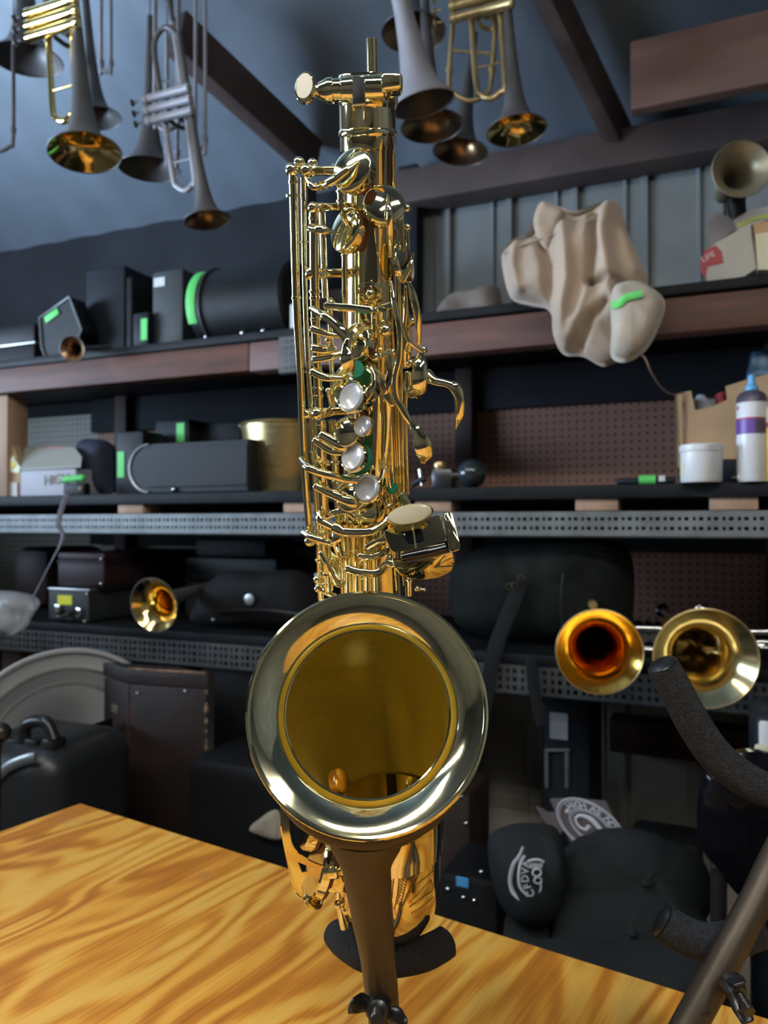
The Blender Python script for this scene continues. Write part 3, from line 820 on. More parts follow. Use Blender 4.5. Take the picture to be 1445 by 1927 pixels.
# ---- left hand table keys -----------------------------------------------
def quad(name, poly, off, th=.0016, m=None, parent=None, rnd=3, bev=.0006, sl=.00021):
    pts = [S(x, y, off + (y - 1005) * sl + (o[0] if o else 0)) for x, y, *o in poly]
    # round the corners
    out = []
    L = len(pts)
    for i in range(L):
        p0, p1, p2 = pts[i - 1], pts[i], pts[(i + 1) % L]
        r = min((p0 - p1).length, (p2 - p1).length) * .28; r = min(r, .0022 * rnd / 3)
        a = p1 + (p0 - p1).normalized() * r; b = p1 + (p2 - p1).normalized() * r
        for k in range(4):
            t = k / 3; out.append(a * (1 - t) ** 2 + p1 * 2 * t * (1 - t) + b * t * t)
    return part(name, MB().plate(out, Vector((0, th, 0)), bev), m or M_gold2, parent)
TK = .046
pl = quad('table_key', [(720, 1000), (740, 992), (828, 968), (842, 1018), (786, 1034), (736, 1040)], TK)
quad('key_window', [(758, 1000), (792, 993), (800, 1018), (766, 1025)], TK + .0008, .0012, M_roller, pl)
part('window_bar', MB().sweep([S(776, 988, TK - .001), S(782, 1030, TK + .0075)], .0007, n=8), M_gold2, pl)
pl = quad('table_key', [(833, 966), (851, 962), (868, 1034), (846, 1041)], TK, .0030)
quad('key_inset', [(840, 978), (847, 976), (860, 1028), (852, 1031)], TK + .0004, .0006, M_gold, pl)
part('roller', MB().sweep([S(755, 1049, TK + .012), S(800, 1040, TK + .010), S(839, 1030, TK + .008)], [R(7.5, 1040), R(9, 1040), R(7, 1040)], n=18, smooth=4), M_roller)
def lowkey():
    out = [(736, 1050), (752, 1052), (758, 1060), (800, 1052), (838, 1042), (852, 1038), (856, 1058), (850, 1076), (825, 1088), (790, 1092), (755, 1084), (742, 1070)]
    return quad('table_key', [(x, y, -.0015 if i in (7, 8, 9, 10) else 0) for i, (x, y) in enumerate(out)], TK + .009, .004, rnd=2, sl=-.00004)
lowkey()
arm([(726, 1012, .040), (706, 1020, .038), (690, 1030, .036)], [8, 6, 6], [3, 3, 3])
arm([(742, 1062, .042), (728, 1060, .040), (716, 1072, .040)], [6, 6, 5], [3, 3, 3])
# oval cream touch above the table keys
c = S(771, 968, .052); rr = R(43, 968, .052)
axo = Vector((-.02, -.97, .10)).normalized(); xd = (S(812, 959, .052) - S(730, 976, .052)).normalized()
o = part('key_touch', MB().lathe([(-.0030, rr * .8), (-.0018, rr * 1.03), (.0, rr * 1.05), (.0008, rr * 1.0), (.0004, rr * .95)], c, axo, 44, xdir=xd, sq=.44), M_gold2)
part('pearl', MB().lathe([(.0003, rr * .97), (.0012, rr * .90), (.0015, rr * .7), (.0015, 0)], c, axo, 44, xdir=xd, sq=.44), M_pearly, o)
arm([(757, 938, .028), (764, 950, .036), (772, 962, .046)], [9, 9, 8], [8, 7, 5])

# ---- low key cups and guard beside the bow, left ---------------------------
def B(px, py, d): return P(px, py, d)
DG = .478
def lowcup(px, py, d, rpx, ax, th=.006):
    c = P(px, py, d); r = rpx * d / F; ax = Vector(ax).normalized()
    o = part('key_cup', MB().lathe([(-th, r * .95), (-th, r), (-.0008, r), (.0004, r * .95), (.0006, r * .5), (.0006, 0)], c, ax, 40), M_gold2)
    MB().lathe([(-th - .003, r * .82), (-th - .003, r * .93), (-th, r * .93)], c, ax, 32, cap0=True).build('pad', M_pad, o)
lowcup(594, 1622, .497, 66, (-.93, -.22, .28))
lowcup(578, 1550, .505, 46, (-.93, -.22, .28))
from mathutils.geometry import tessellate_polygon
def holed(outer, inner, d, th):
    o = [P(x, y, d) for x, y in outer]; i_ = [P(x, y, d) for x, y in inner]; allp = o + i_
    tri = tessellate_polygon([o, i_]); n = len(allp); tv = Vector((0, th, 0)); mb = MB()
    fs = [list(t) for t in tri] + [[q + n for q in t][::-1] for t in tri]
    for base, L in ((0, len(o)), (len(o), len(i_))):
        fs += [[base + k, base + (k + 1) % L, base + (k + 1) % L + n, base + k + n] for k in range(L)]
    return mb.add(allp + [p + tv for p in allp], fs)
og = [(527, 1506), (528, 1553), (535, 1590), (541, 1614), (548, 1640), (553, 1660), (558, 1679), (564, 1686), (571, 1690), (570, 1680), (568, 1669), (569, 1660), (578, 1650), (593, 1646), (618, 1646), (640, 1648),
      (640, 1633), (618, 1632), (604, 1629), (593, 1625), (573, 1615), (563, 1609), (557, 1602), (549, 1587), (545, 1567), (544, 1553), (543, 1506)]
gd = part('key_guard', holed(og, [(560, 1622), (594, 1636), (568, 1642)], DG - .001, .0018), M_gold2, ang=30)
part('guard_edge', MB().sweep([P(529, 1553, DG), P(541, 1612, DG), P(556, 1676, DG), P(570, 1690, DG)], .0011, n=8, smooth=4), M_gold2, gd)
part('guard_screw', MB().lathe([(0, .0038), (.0016, .0036), (.0022, .0024), (.0022, 0)], P(627, 1641, DG - .002), TOC, 20), M_gold2, gd)
part('guard_foot', MB().box(P(640, 1655, DG + .004), (1, 0, 0), TOC, Z, .0075, .003, .0068, .001), M_gold2, gd)
part('guard_back', MB().sweep([P(574, 1690, DG), P(590, 1702, .485), P(602, 1690, .495)], [.003, .005, .003], [.0012] * 3, nrm=(0, -.6, .8), n=8, smooth=4), M_gold2, gd)
part('post', MB().sweep([P(640, 1665, .485), P(638, 1700, .488), P(648, 1745, .492)], [.0035, .0020, .0028], n=12, smooth=4).ball(P(637, 1702, .486), .0030).ball(P(652, 1712, .486), .0032), M_gold2)
# bow guard wire and band
bandc = P(725, 1725, .500)
part('bow_band', MB().sweep([P(725, 1742, .486), P(762, 1738, .486), P(792, 1722, .490), P(812, 1702, .494), P(822, 1672, .498)], .0018, n=8, smooth=5), M_gold2)
part('bow_band', MB().sweep([P(725, 1754, .496), P(765, 1750, .496), P(795, 1734, .500), P(812, 1714, .506)], .0012, n=8, smooth=5), M_gold2)

# ---- hand engraved foliage on the bell stem, right of the stand -----------
def bowpt(x, y, lift=.0002):
    """point on the front of the bell stem / bow surface seen at photo pixel (x, y): cylinder about the tube's centre line"""
    best = None
    cl_ = bp_[-26:-12] + [bez(t) for t in (.98, .9, .8, .7)]
    rl_ = br_[-26:-12] + [.0326, .0331, .0340, .0350]
    r = P(x, y, 1.0) - CAM; r.normalize()
    for c, k in zip(cl_, rl_):
        # closest approach of the ray at this station's height plane
        t = (c.z - CAM.z) / r.z
        q = CAM + r * t
        pass
    d = .42
    for _ in range(400):
        q = CAM + r * d
        m = min((q - c).length - k for c, k in zip(cl_, rl_))
        if m < lift: return q - r * .0002
        d += max(m - lift, .0002) * .7
        if d > .62: return None
    return q
eng = MB()
def stroke(pts, w=.00022):
    out = [bowpt(*p) for p in pts]; out = [p for p in out if p is not None]
    if len(out) > 2: eng.sweep(out, w, n=4, caps=False)
def spine_curve(p0, p1, p2, n=14):
    return [((1 - t) ** 2 * p0[0] + 2 * t * (1 - t) * p1[0] + t * t * p2[0], (1 - t) ** 2 * p0[1] + 2 * t * (1 - t) * p1[1] + t * t * p2[1]) for t in [i / n for i in range(n + 1)]]
for sp, L_, sg in ((spine_curve((742, 1712), (758, 1650), (744, 1590)), 10, 1), (spine_curve((752, 1716), (768, 1640), (792, 1560)), 13, -1),
                   (spine_curve((752, 1716), (790, 1640), (798, 1565)), 12, 1), (spine_curve((738, 1690), (742, 1640), (752, 1575)), 8, -1)):
    stroke(sp)
    for i in range(1, len(sp) - 1):
        for h in (0, .5):
            x = sp[i][0] * (1 - h) + sp[i + 1][0] * h; y = sp[i][1] * (1 - h) + sp[i + 1][1] * h
            q = math.sin(i / len(sp) * pi) * L_ + 3
            stroke([(x, y), (x + sg * q * .6, y - q * .45), (x + sg * q, y - q * 1.1)], .00014)
for y0 in (1570, 1618, 1668):
    stroke(spine_curve((770, y0 + 40), (790, y0 + 25), (812, y0 + 10)) + [(816, y0), (812, y0 - 12), (804, y0 - 4)] + spine_curve((804, y0 - 4), (790, y0 + 12), (772, y0 + 30)), .0002)
    stroke(spine_curve((774, y0 + 52), (800, y0 + 38), (816, y0 + 20)), .0002)
part('engraving', eng, M_engr, ang=180)

# ================================================================== instrument stands on the bench
M_bronze = mat('satin_bronze_tube', (.066, .051, .036), .42, .5, rvar=.06, vscale=30)
M_foam = mat('black_foam', (.022, .023, .026), .85, bump=.9, bscale=700, var=.25, vscale=300, spec=.3)
M_foamg = mat('worn_grey_foam', (.040, .045, .054), .9, bump=1.0, bscale=800, var=.5, vscale=420, spec=.25)
M_blk = mat('black_plastic', (.012, .012, .013), .32)
M_blksteel = mat('blackened_steel', (.06, .06, .062), .30, .8)
benchz = ZC + TZ

def wingnut(st, c, ax, wdir, s=1.0, m=None, label=None):
    """bolt with a wing nut; ax = towards the viewer, wdir = direction of the wings"""
    m = m or M_blksteel; ax = Vector(ax).normalized(); wdir = Vector(wdir); wdir = (wdir - ax * wdir.dot(ax)).normalized(); c = Vector(c)
    o = MB().lathe([(0, .0062 * s), (.002 * s, .0062 * s), (.0075 * s, .0046 * s), (.0085 * s, .0030 * s), (.0085 * s, 0)], c, ax, 20).build('wing_nut', m, st, label=label)
    for k in (-1, 1):
        MB().sweep([c + wdir * (k * .003 * s) + ax * .003 * s, c + wdir * (k * .0085 * s) + ax * .006 * s, c + wdir * (k * .0115 * s) + ax * .012 * s],
                   [.0026 * s, .0042 * s, .0034 * s], [.0012 * s, .0011 * s, .0010 * s], nrm=wdir, n=12, smooth=4, round_ends=True).build('wing', m, o)
    th = MB(); q = [(i * .0006 * s, .0027 * s if i % 2 else .0022 * s) for i in range(30)]
    th.lathe([(a, r) for a, r in q] + [(q[-1][0], 0)], c, ax, 14).build('bolt', m, o)
    return o

def stand(label, spine, srx, sry, arms, nut, foam, loc):
    st = thing('saxophone_stand', label, 'stand', loc, 'saxophone stands on the bench')
    MB().sweep(spine, srx, sry, nrm=TOC, n=28, smooth=6).build('spine', M_bronze, st)
    foot = spine[-1]
    for pts, r, cap in arms:
        o = MB().sweep(pts, r, n=28, smooth=7).build('foam_arm', foam, st)
        e = Vector(pts[0]); d = (Vector(pts[0]) - Vector(pts[1])).normalized()
        if cap:
            MB().lathe([(-.002, r[0] * .80), (.0008, r[0] * .92), (.0020, r[0] * .80), (.0030, r[0] * .45), (.0032, 0)], e, d, 24).build('end_cap', M_blk, o)
            e = Vector(pts[-1]); d = (Vector(pts[-1]) - Vector(pts[-2])).normalized()
            MB().lathe([(-.002, r[-1] * .72), (.0010, r[-1] * .80), (.0022, r[-1] * .72), (.0022, 0)], e, d, 24).build('end_cap', M_blk, o)
    # tripod: two legs towards the front, flat on the bench
    for k in (-1, 1):
        a = Vector((foot.x, foot.y, benchz + .012)); b = Vector((foot.x + k * .045, foot.y - .075, benchz + .008))
        MB().sweep([a, b], .0075, n=14).build('leg', M_bronze, st)
        MB().sweep([a + (b - a) * .86, b + (b - a).normalized() * .004], .0080, n=14, round_ends=True).build('rubber_foot', M_blk, st)
    MB().lathe([(0, .013), (.020, .012), (.022, .010)], Vector((foot.x, foot.y, benchz)), Z, 20, cap0=True, cap1=True).build('hub', M_blk, st)
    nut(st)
    return st

sp = [P(688, 1578, .428), P(690, 1640, .438), P(700, 1720, .455), P(712, 1812, .472), P(724, 1927, .488)]
ft = Vector((sp[-1].x + .003, sp[-1].y + .008, benchz + .014)); sp.append(ft)
def nutA(st):
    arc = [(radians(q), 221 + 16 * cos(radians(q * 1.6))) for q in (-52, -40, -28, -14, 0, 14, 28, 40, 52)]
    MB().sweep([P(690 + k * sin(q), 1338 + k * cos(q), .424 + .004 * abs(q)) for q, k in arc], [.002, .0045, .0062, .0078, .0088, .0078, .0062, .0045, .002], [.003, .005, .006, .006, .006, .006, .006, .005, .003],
               nrm=TOC, n=20, smooth=5, round_ends=True).build('bell_shade_yoke', M_bronze, st)  # dark arc added for the bell's shaded underside, shaped as a yoke
    wingnut(st, P(712, 1892, .474), Vector((-.02, -1, .25)), Vector((1, 0, -.35)), 1.45, M_blksteel, 'black wing nut on the bolt')
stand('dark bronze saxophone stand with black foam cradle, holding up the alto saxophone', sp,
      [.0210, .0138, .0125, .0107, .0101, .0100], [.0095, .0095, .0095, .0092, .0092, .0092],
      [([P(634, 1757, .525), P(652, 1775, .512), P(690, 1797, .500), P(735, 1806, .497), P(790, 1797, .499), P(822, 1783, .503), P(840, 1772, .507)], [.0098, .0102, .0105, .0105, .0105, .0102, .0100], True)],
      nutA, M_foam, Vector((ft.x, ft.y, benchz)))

sp2 = [P(1575, 1400, .50), P(1470, 1598, .478), P(1420, 1700, .466), P(1372, 1790, .456), P(1290, 1940, .442)]
d2 = (sp2[-1] - sp2[-2]).normalized(); k2 = (sp2[-1].z - benchz - .014) / -d2.z
sp2.append(sp2[-1] + d2 * k2)
def nutB(st):
    wingnut(st, P(1374, 1848, .436), Vector((.10, -1, -.25)), Vector((.3, 0, -1)), 1.15, M_blksteel, 'dark steel wing nut with a long bolt')
    MB().sweep([P(1376, 1862, .430), P(1384, 1884, .424), P(1389, 1902, .420)], [.0026, .0022, .0014], n=12, smooth=3).build('bolt', M_blksteel, st)
    MB().box(P(1326, 1907, .4385), (1, 0, .1), TOC, Z, .0030, .0014, .0011, .0002).build('slot', M_blk, st)
stand('dark bronze empty saxophone stand with worn grey foam arms, at the right edge', sp2,
      [.0100, .0098, .0096, .0095, .0094, .0094], [.0088] * 6,
      [([P(1247, 1252, .500), P(1275, 1305, .502), P(1310, 1370, .505), P(1350, 1425, .508), P(1400, 1465, .508), P(1460, 1492, .505), P(1540, 1500, .505)], [.0103, .0108, .0112, .0115, .0115, .0112, .011], True),
       ([P(1247, 1733, .485), P(1285, 1758, .482), P(1330, 1772, .478), P(1375, 1768, .472), P(1430, 1750, .474)], [.0112, .0112, .0110, .0108, .0106], True)],
      nutB, M_foamg, Vector((sp2[-1].x, sp2[-1].y, benchz)))

# ================================================================== things on and under the shelves
Z1, Z2, Z3 = .372, .062, -.218
M_case = mat('black_case_vinyl', (0.0064, 0.0072, 0.0084), .5, bump=.5, bscale=350, var=.3, vscale=9, spec=.25)
M_caseb = mat('dark_blue_case', (0.0072, 0.0112, 0.0168), .55, bump=.4, bscale=300, var=.3, vscale=8, spec=.25)
M_caseg = mat('grey_green_case', (0.0240, 0.0312, 0.0312), .6, bump=.4, bscale=300, var=.35, vscale=10)
M_casem = mat('maroon_case', (0.0248, 0.0121, 0.0143), .5, bump=.5, bscale=300, var=.3, vscale=9, spec=.25)
M_caset = mat('worn_brown_case', (0.0280, 0.0154, 0.0112), .5, bump=.5, bscale=260, var=.45, vscale=11)
M_worn = mat('worn_through_edge', (.30, .19, .12), .8, var=.6, vscale=60)
M_cloth = mat('black_nylon', (0.0065, 0.0075, 0.0090), .8, bump=.6, bscale=500, var=.3, vscale=12, spec=.25)
M_camo = mat('dark_green_duffel', (0.0080, 0.0112, 0.0096), .85, bump=.6, bscale=400, var=.5, vscale=14, spec=.2)
M_al = mat('aluminium_trim', (.48, .49, .50), .38, .9)
M_chrome = mat('chrome_fitting', (.75, .76, .78), .12, 1.0)
M_green = mat('green_tape', (.09, .52, .11), .6)
M_yel = mat('yellow_tape', (.72, .74, .03), .6)
M_bluet = mat('blue_tape', (.06, .30, .62), .6)
M_whitec = mat('white_card', (.55, .55, .54), .7, var=.15, vscale=12)
M_brass = mat('aged_brass', (.62, .46, .22), .34, .85, rvar=.12, vscale=12, var=.3)
M_brassb = mat('bright_brass', (.90, .68, .26), .12, 1.0, rvar=.05, vscale=12)
M_brassd = mat('darkened_brass', (.105, .10, .10), .5, .35, var=.25, vscale=14)  # brass darkened to give the hanging horns the low contrast of haze
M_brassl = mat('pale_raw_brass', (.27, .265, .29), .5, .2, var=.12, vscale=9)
M_copper = mat('coppery_bell_inside', (.42, .27, .15), .30, 1.0, var=.3, vscale=14)
M_silver = mat('silver_plate', (.80, .80, .80), .15, 1.0)
M_bucket = mat('brushed_brass_sheet', (.52, .42, .20), .30, .95, rvar=.1, vscale=8, stretch=(1, 1, 14))
M_cotton = mat('soiled_canvas', (.41, .32, .24), .9, var=.30, vscale=9, bump=.5, bscale=420, sheen=.2)
M_cottonl = mat('pale_canvas', (.46, .41, .33), .9, var=.22, vscale=12, bump=.5, bscale=420, sheen=.2)
M_string = mat('brown_string', (.16, .11, .085), .9)
M_card = mat('corrugated_cardboard', (.47, .31, .17), .8, var=.14, vscale=9)
M_plast = mat('white_plastic', (.66, .68, .70), .35)
M_cap = mat('black_cotton_twill', (0.017, 0.0205, 0.0225), .9, bump=.5, bscale=900, spec=.2)
M_print = mat('white_screen_print', (.62, .64, .72), .6)
M_knit = mat('grey_foam_sleeve', (.105, .088, .092), .9, bump=.4, bscale=600)
M_fiber = mat('white_fibreglass', (.62, .63, .64), .38, var=.15, vscale=5)

def ucoord(px, z, w): return (W(px, z, w) - CAM).dot(U)
def wb(mb, px0, px1, z0, z1, w, dep, bev=.004, seg=2):
    a, b = ucoord(px0, z0, w), ucoord(px1, z0, w)
    mb.box(UNZ((a + b) / 2, w + dep / 2, (z0 + z1) / 2), U, N, Z, (b - a) / 2, dep / 2, (z1 - z0) / 2, bev, seg)
    return mb
def tape(parent, px0, px1, z0, z1, w, m, name='tape', dep=.0015):
    return wb(MB(), px0, px1, z0, z1, w - dep - .0004, dep, .0004, 1).build(name, m, parent)
def latch(parent, px, z, w, s=1.0):
    u = ucoord(px, z, w)
    return MB().box(UNZ(u, w - .003, z), U, N, Z, .008 * s, .003, .010 * s, .0015).ball(UNZ(u, w - .006, z + .004 * s), .0035 * s, 10).build('latch', M_chrome, parent)
def stud(parent, px, z, w, r=.0035):
    return MB().ball(UNZ(ucoord(px, z, w), w - .001, z), r, 10).build('stud', M_chrome, parent)

def case(name, label, cat, px0, px1, z0, z1, w, dep, m, bev=.006, seam=.5, seam_m=None, group=None, latches=(), handle=None, studs=(), tapes=()):
    c = UNZ((ucoord(px0, z0, w) + ucoord(px1, z0, w)) / 2, w + dep / 2, z0)
    t = thing(name, label, cat, c, group)
    zs = z0 + (z1 - z0) * seam if seam else z1
    wb(MB(), px0, px1, z0, zs - (.0008 if seam else 0), w, dep, bev).build('body', m, t)
    if seam:
        wb(MB(), px0, px1, zs + .0008, z1, w, dep, bev).build('lid', m, t)
        wb(MB(), px0 - 1, px1 + 1, zs - .0022, zs + .0022, w - .0015, dep + .003, .001).build('trim_strip', seam_m or M_al, t)
    for px, z in latches: latch(t, px, z, w)
    for px, z in studs: stud(t, px, z, w)
    for a in tapes: tape(t, a[0], a[1], a[2], a[3], w, a[4], a[5] if len(a) > 5 else 'tape')
    if handle:
        px, z, hw = handle; u = ucoord(px, z, w)
        MB().sweep([UNZ(u - hw, w - .002, z), UNZ(u - hw * .85, w - .020, z - .006), UNZ(u, w - .026, z - .010), UNZ(u + hw * .85, w - .020, z - .006), UNZ(u + hw, w - .002, z)], .0045, n=10, smooth=4).build('handle', M_blk, t)
    return t

# ------------------------------------------------------------------ upper shelf, left to right
case('instrument_case', 'black case with a slanting pale edge at the far left of the top shelf', 'case', -60, 62, Z1, .50, 1.42, .22, M_case, seam=.62)
# slanting case end with green tape: a leaning flat bag
def leaning_case():
    w = 1.36; pts = [(76, 600), (132, 560), (155, 622), (140, 660), (92, 686), (80, 655)]
    q = [Q(x, y, w) for x, y in pts]
    lo = min(p.z for p in q); dz = ZC + Z1 + .004 - lo
    q = [p + Z * dz for p in q]
    c = sum(q, Vector()) / len(q)
    t = thing('leaning_case', 'black case end with a pale rim and green tape, beside the small hanging bell', 'case', Vector((c.x, c.y, ZC + Z1)))
    MB().plate(q, N * .05, .004).build('body', M_case, t)
    MB().sweep([p - N * .002 for p in q], .0028, n=8, closed=True).build('rim', M_slot, t)
    d = (q[1] - q[0]).normalized(); e = N.cross(d)
    MB().box(q[0] + d * .028 - e * .0 + (c - q[0]).normalized() * .016 - N * .003, d, N, e, .022, .001, .008, .0004).build('tape', M_green, t)
leaning_case()
case('instrument_case', 'tall dark blue-black case standing between the leaning case and the green-taped cases', 'case', 158, 232, Z1, zq(190, 505, 1.42), 1.42, .22, M_caseb, seam=None)
case('instrument_case', 'narrow black case with a thin upright pale edge on the top shelf', 'case', 234, 246, Z1, zq(240, 520, 1.42), 1.42, .2, M_case, seam=None)
case('instrument_case', 'small grey case with an upright strip of green tape on the top shelf', 'case', 247, 277, Z1, zq(260, 588, 1.38), 1.38, .16, M_caseb, seam=None, tapes=[(263, 275, zq(268, 641, 1.38), zq(268, 600, 1.38), M_green)], studs=[(276, Z1 + .008)])
case('instrument_case', 'grey-green upright case with a small white label on the top shelf', 'case', 284, 342, Z1, zq(300, 510, 1.40), 1.40, .2, M_caseg, seam=None, tapes=[(287, 308, zq(297, 540, 1.40), zq(297, 523, 1.40), M_whitec, 'label')])
def round_case():
    w = 1.30; px0, px1 = 316, 560
    r = .085; u0 = ucoord(334, Z1, w) + .01; c = UNZ(u0, w + r + .01, Z1 + r + .003)
    t = thing('round_case', 'large black drum-shaped case lying on its side with a curved strip of green tape', 'case', Vector((c.x, c.y, ZC + Z1)))
    L = ucoord(560, Z1, w + r) - u0
    MB().lathe([(0, r * .3), (.0, r * .9), (.006, r), (.03, r), (.031, r * 1.03), (.038, r * 1.03), (.039, r), (L - .006, r * .97), (L, r * .9), (L, 0)], c, U, 40, cap0=True).build('body', M_case, t)
    pts = [c + U * .012 + (N * -cos(a) + Z * sin(a)) * (r + .001) for a in [radians(x) for x in range(-30, 66, 8)]]
    MB().sweep(pts, [.011] * 3, [.0012] * 3, nrm=None, n=8).build('tape', M_green, t)
    MB().sweep([c + U * .034 + (N * -cos(a) + Z * sin(a)) * (r * 1.035) for a in [radians(x) for x in range(-50, 100, 10)]], .0025, n=8).build('rim', M_slotd, t)
    for k in (.03, .12, .17): MB().ball(c + U * k + (N * -cos(-.9) + Z * sin(-.9)) * (r + .002), .005, 10).build('lug', M_chrome, t)
round_case()
solo('price_card', wb(MB(), 545, 562, Z1, zq(553, 572, 1.31), 1.31, .003, .0005), M_whitec, 'white card standing at the shelf edge, left of the saxophone rods', 'card', W(553, Z1, 1.31))

def bell_profile(Rr, L, r0, k=1.0):
    """outer then inner wall of a brass bell, from the mouth backwards"""
    o = [(0, Rr), (.0006, Rr * 1.02), (.004, Rr * .955), (.010, Rr * .80), (.020, Rr * .62), (.034, Rr * .49), (.055, Rr * .385), (.085, Rr * .30), (.13, Rr * .235), (.20, Rr * .18)]
    o = [(a * Rr / .0615 * k, r) for a, r in o]
    o = [q for q in o if q[0] < L * .8]
    return o + [(L, r0)]

def bell(mb_o, mb_i, c, mouth, Rr, L, r0, k=1.0):
    pr = bell_profile(Rr, L, r0, k)
    mb_o.lathe([(-a, r) for a, r in pr], c, mouth, 40)
    mb_i.lathe([(-a - (.0001 if i == 0 else 0), max(.0005, r - .0011)) for i, (a, r) in enumerate(pr)], c, mouth, 40)
    s1, s2 = frame(Vector(mouth))
    mb_o.sweep([Vector(c) + (s1 * cos(q) + s2 * sin(q)) * Rr for q in [2 * pi * i / 40 for i in range(40)]], .0011, n=6, closed=True)

def horn(name, label, cat, c, mouth, Rr, L, r0, mo, mi, k=1.0, hook=True, group=None, extra=None, bend=None):
    c = Vector(c); mouth = Vector(mouth).normalized(); a = -mouth
    t = thing(name, label, cat, c, group)
    o, i = MB(), MB(); bell(o, i, c, mouth, Rr, L, r0, k)
    b = o.build('bell', mo, t); i.build('bell_interior', mi, b, recalc=False)
    top = c + a * L
    if bend:
        s = bend; pts = [top, top + a * .025, top + a * .045 + s * .012, top + a * .050 + s * .030, top + a * .040 + s * .050, top + a * .0 + s * .056, top - a * (L * .35) + s * .056]
        MB().sweep(pts, r0, n=12, smooth=4).build('tubing', mo, t); top = top + a * .05 + s * .03
    if extra: extra(t, c, a)
    if hook:
        n = (top - CAM).dot(N); u = (top - CAM).dot(U); zt = ZC + roof_pt(u, n) - .002
        if zt > top.z: MB().sweep([top, Vector((top.x, top.y, zt))], .0012, n=6).build('hanging_wire', M_slotd, t)
    return t

def trumpet_works(side, fwd, mo, mb_=None, s=1.0, vz=.19, name3='valve'):
    """valves, slides and lead pipe of a trumpet; side = direction of the valves, fwd = thickness direction"""
    mb_ = mb_ or mo
    def f(t, c, a):
        L = lambda x, y, z: c + side * (x * s) + fwd * (y * s) + a * (z * s)
        for k in range(3):
            z = vz + k * .023
            MB().lathe([(0, .0070 * s), (.002 * s, .0092 * s), (.010 * s, .0092 * s), (.011 * s, .0084 * s), (.105 * s, .0084 * s), (.106 * s, .0095 * s), (.116 * s, .0095 * s), (.118 * s, .006 * s)], L(-.015, .012, z), side, 20, cap0=True, cap1=True).build('valve', mb_, t)
            MB().sweep([L(.118, .012, z), L(.130, .012, z)], .0022 * s, n=8).lathe([(0, .007 * s), (.002 * s, .007 * s)], L(.130, .012, z), side, 16, cap0=True, cap1=True).build('finger_button', mo, t)
            MB().sweep([L(.03, -.002, z), L(.03, -.03, z), L(.04, -.044, z), L(.055, -.03, z), L(.055, -.002, z)], .0045 * s, n=10, smooth=4).build('valve_slide', mo, t)
        MB().sweep([L(0, 0, .33), L(.004, 0, .385), L(.03, 0, .41), L(.062, 0, .385), L(.066, 0, .32), L(.066, 0, vz + .05)], .0058 * s, n=12, smooth=4).build('bell_bow', mo, t)
        MB().sweep([L(.066, .0, vz), L(.066, .0, .10), L(.058, .0, .078), L(.040, 0, .068), L(.022, 0, .078), L(.014, 0, .10), L(.014, -.006, .34), L(.014, -.006, .42)], .0056 * s, n=12, smooth=4).build('tuning_slide', mb_, t)
        MB().sweep([L(.015, 0, .13), L(.065, 0, .13)], .002 * s, n=8).build('brace', mb_, t)
        MB().lathe([(0, .0055 * s), (.03 * s, .0050 * s), (.07 * s, .008 * s), (.075 * s, .0135 * s), (.082 * s, .0135 * s), (.082 * s, .011 * s)], L(.014, -.006, .40), a, 20).build('mouthpiece', mo, t)
    return f

HG = 'horns hanging from the roof'
dn = Vector((0, 0, -1))
def pr(rpx, D): return rpx * D / F
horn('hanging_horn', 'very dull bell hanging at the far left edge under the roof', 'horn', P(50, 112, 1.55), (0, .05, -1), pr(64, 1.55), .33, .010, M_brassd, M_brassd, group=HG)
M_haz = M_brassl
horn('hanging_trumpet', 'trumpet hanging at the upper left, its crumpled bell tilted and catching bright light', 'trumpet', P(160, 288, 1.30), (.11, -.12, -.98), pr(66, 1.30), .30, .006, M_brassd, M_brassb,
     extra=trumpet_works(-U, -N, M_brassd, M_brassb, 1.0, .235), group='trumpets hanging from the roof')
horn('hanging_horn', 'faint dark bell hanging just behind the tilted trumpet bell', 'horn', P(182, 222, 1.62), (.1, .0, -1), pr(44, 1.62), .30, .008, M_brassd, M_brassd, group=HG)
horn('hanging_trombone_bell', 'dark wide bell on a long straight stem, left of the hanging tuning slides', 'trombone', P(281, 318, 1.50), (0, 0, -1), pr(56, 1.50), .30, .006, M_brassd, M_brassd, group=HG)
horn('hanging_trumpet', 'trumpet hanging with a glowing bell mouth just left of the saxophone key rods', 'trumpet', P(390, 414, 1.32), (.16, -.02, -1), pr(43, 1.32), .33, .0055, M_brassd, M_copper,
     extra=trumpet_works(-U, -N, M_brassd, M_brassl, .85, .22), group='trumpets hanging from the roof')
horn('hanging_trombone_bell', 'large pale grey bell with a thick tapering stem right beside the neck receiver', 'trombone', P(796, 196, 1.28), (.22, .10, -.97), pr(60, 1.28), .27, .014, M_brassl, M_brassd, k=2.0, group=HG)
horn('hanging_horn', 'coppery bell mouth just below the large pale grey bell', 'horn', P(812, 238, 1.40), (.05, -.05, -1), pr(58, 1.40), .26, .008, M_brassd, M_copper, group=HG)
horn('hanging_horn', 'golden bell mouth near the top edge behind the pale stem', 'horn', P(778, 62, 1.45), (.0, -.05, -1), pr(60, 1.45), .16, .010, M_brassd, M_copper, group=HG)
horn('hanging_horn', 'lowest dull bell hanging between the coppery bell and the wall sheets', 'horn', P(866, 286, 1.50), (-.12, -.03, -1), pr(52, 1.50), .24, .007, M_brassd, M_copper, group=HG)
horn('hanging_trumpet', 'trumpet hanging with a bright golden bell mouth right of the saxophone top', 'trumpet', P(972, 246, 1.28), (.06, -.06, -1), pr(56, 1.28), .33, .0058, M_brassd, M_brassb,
     extra=trumpet_works(-U, -N, M_brass, M_brass, .95, .225), group='trumpets hanging from the roof')
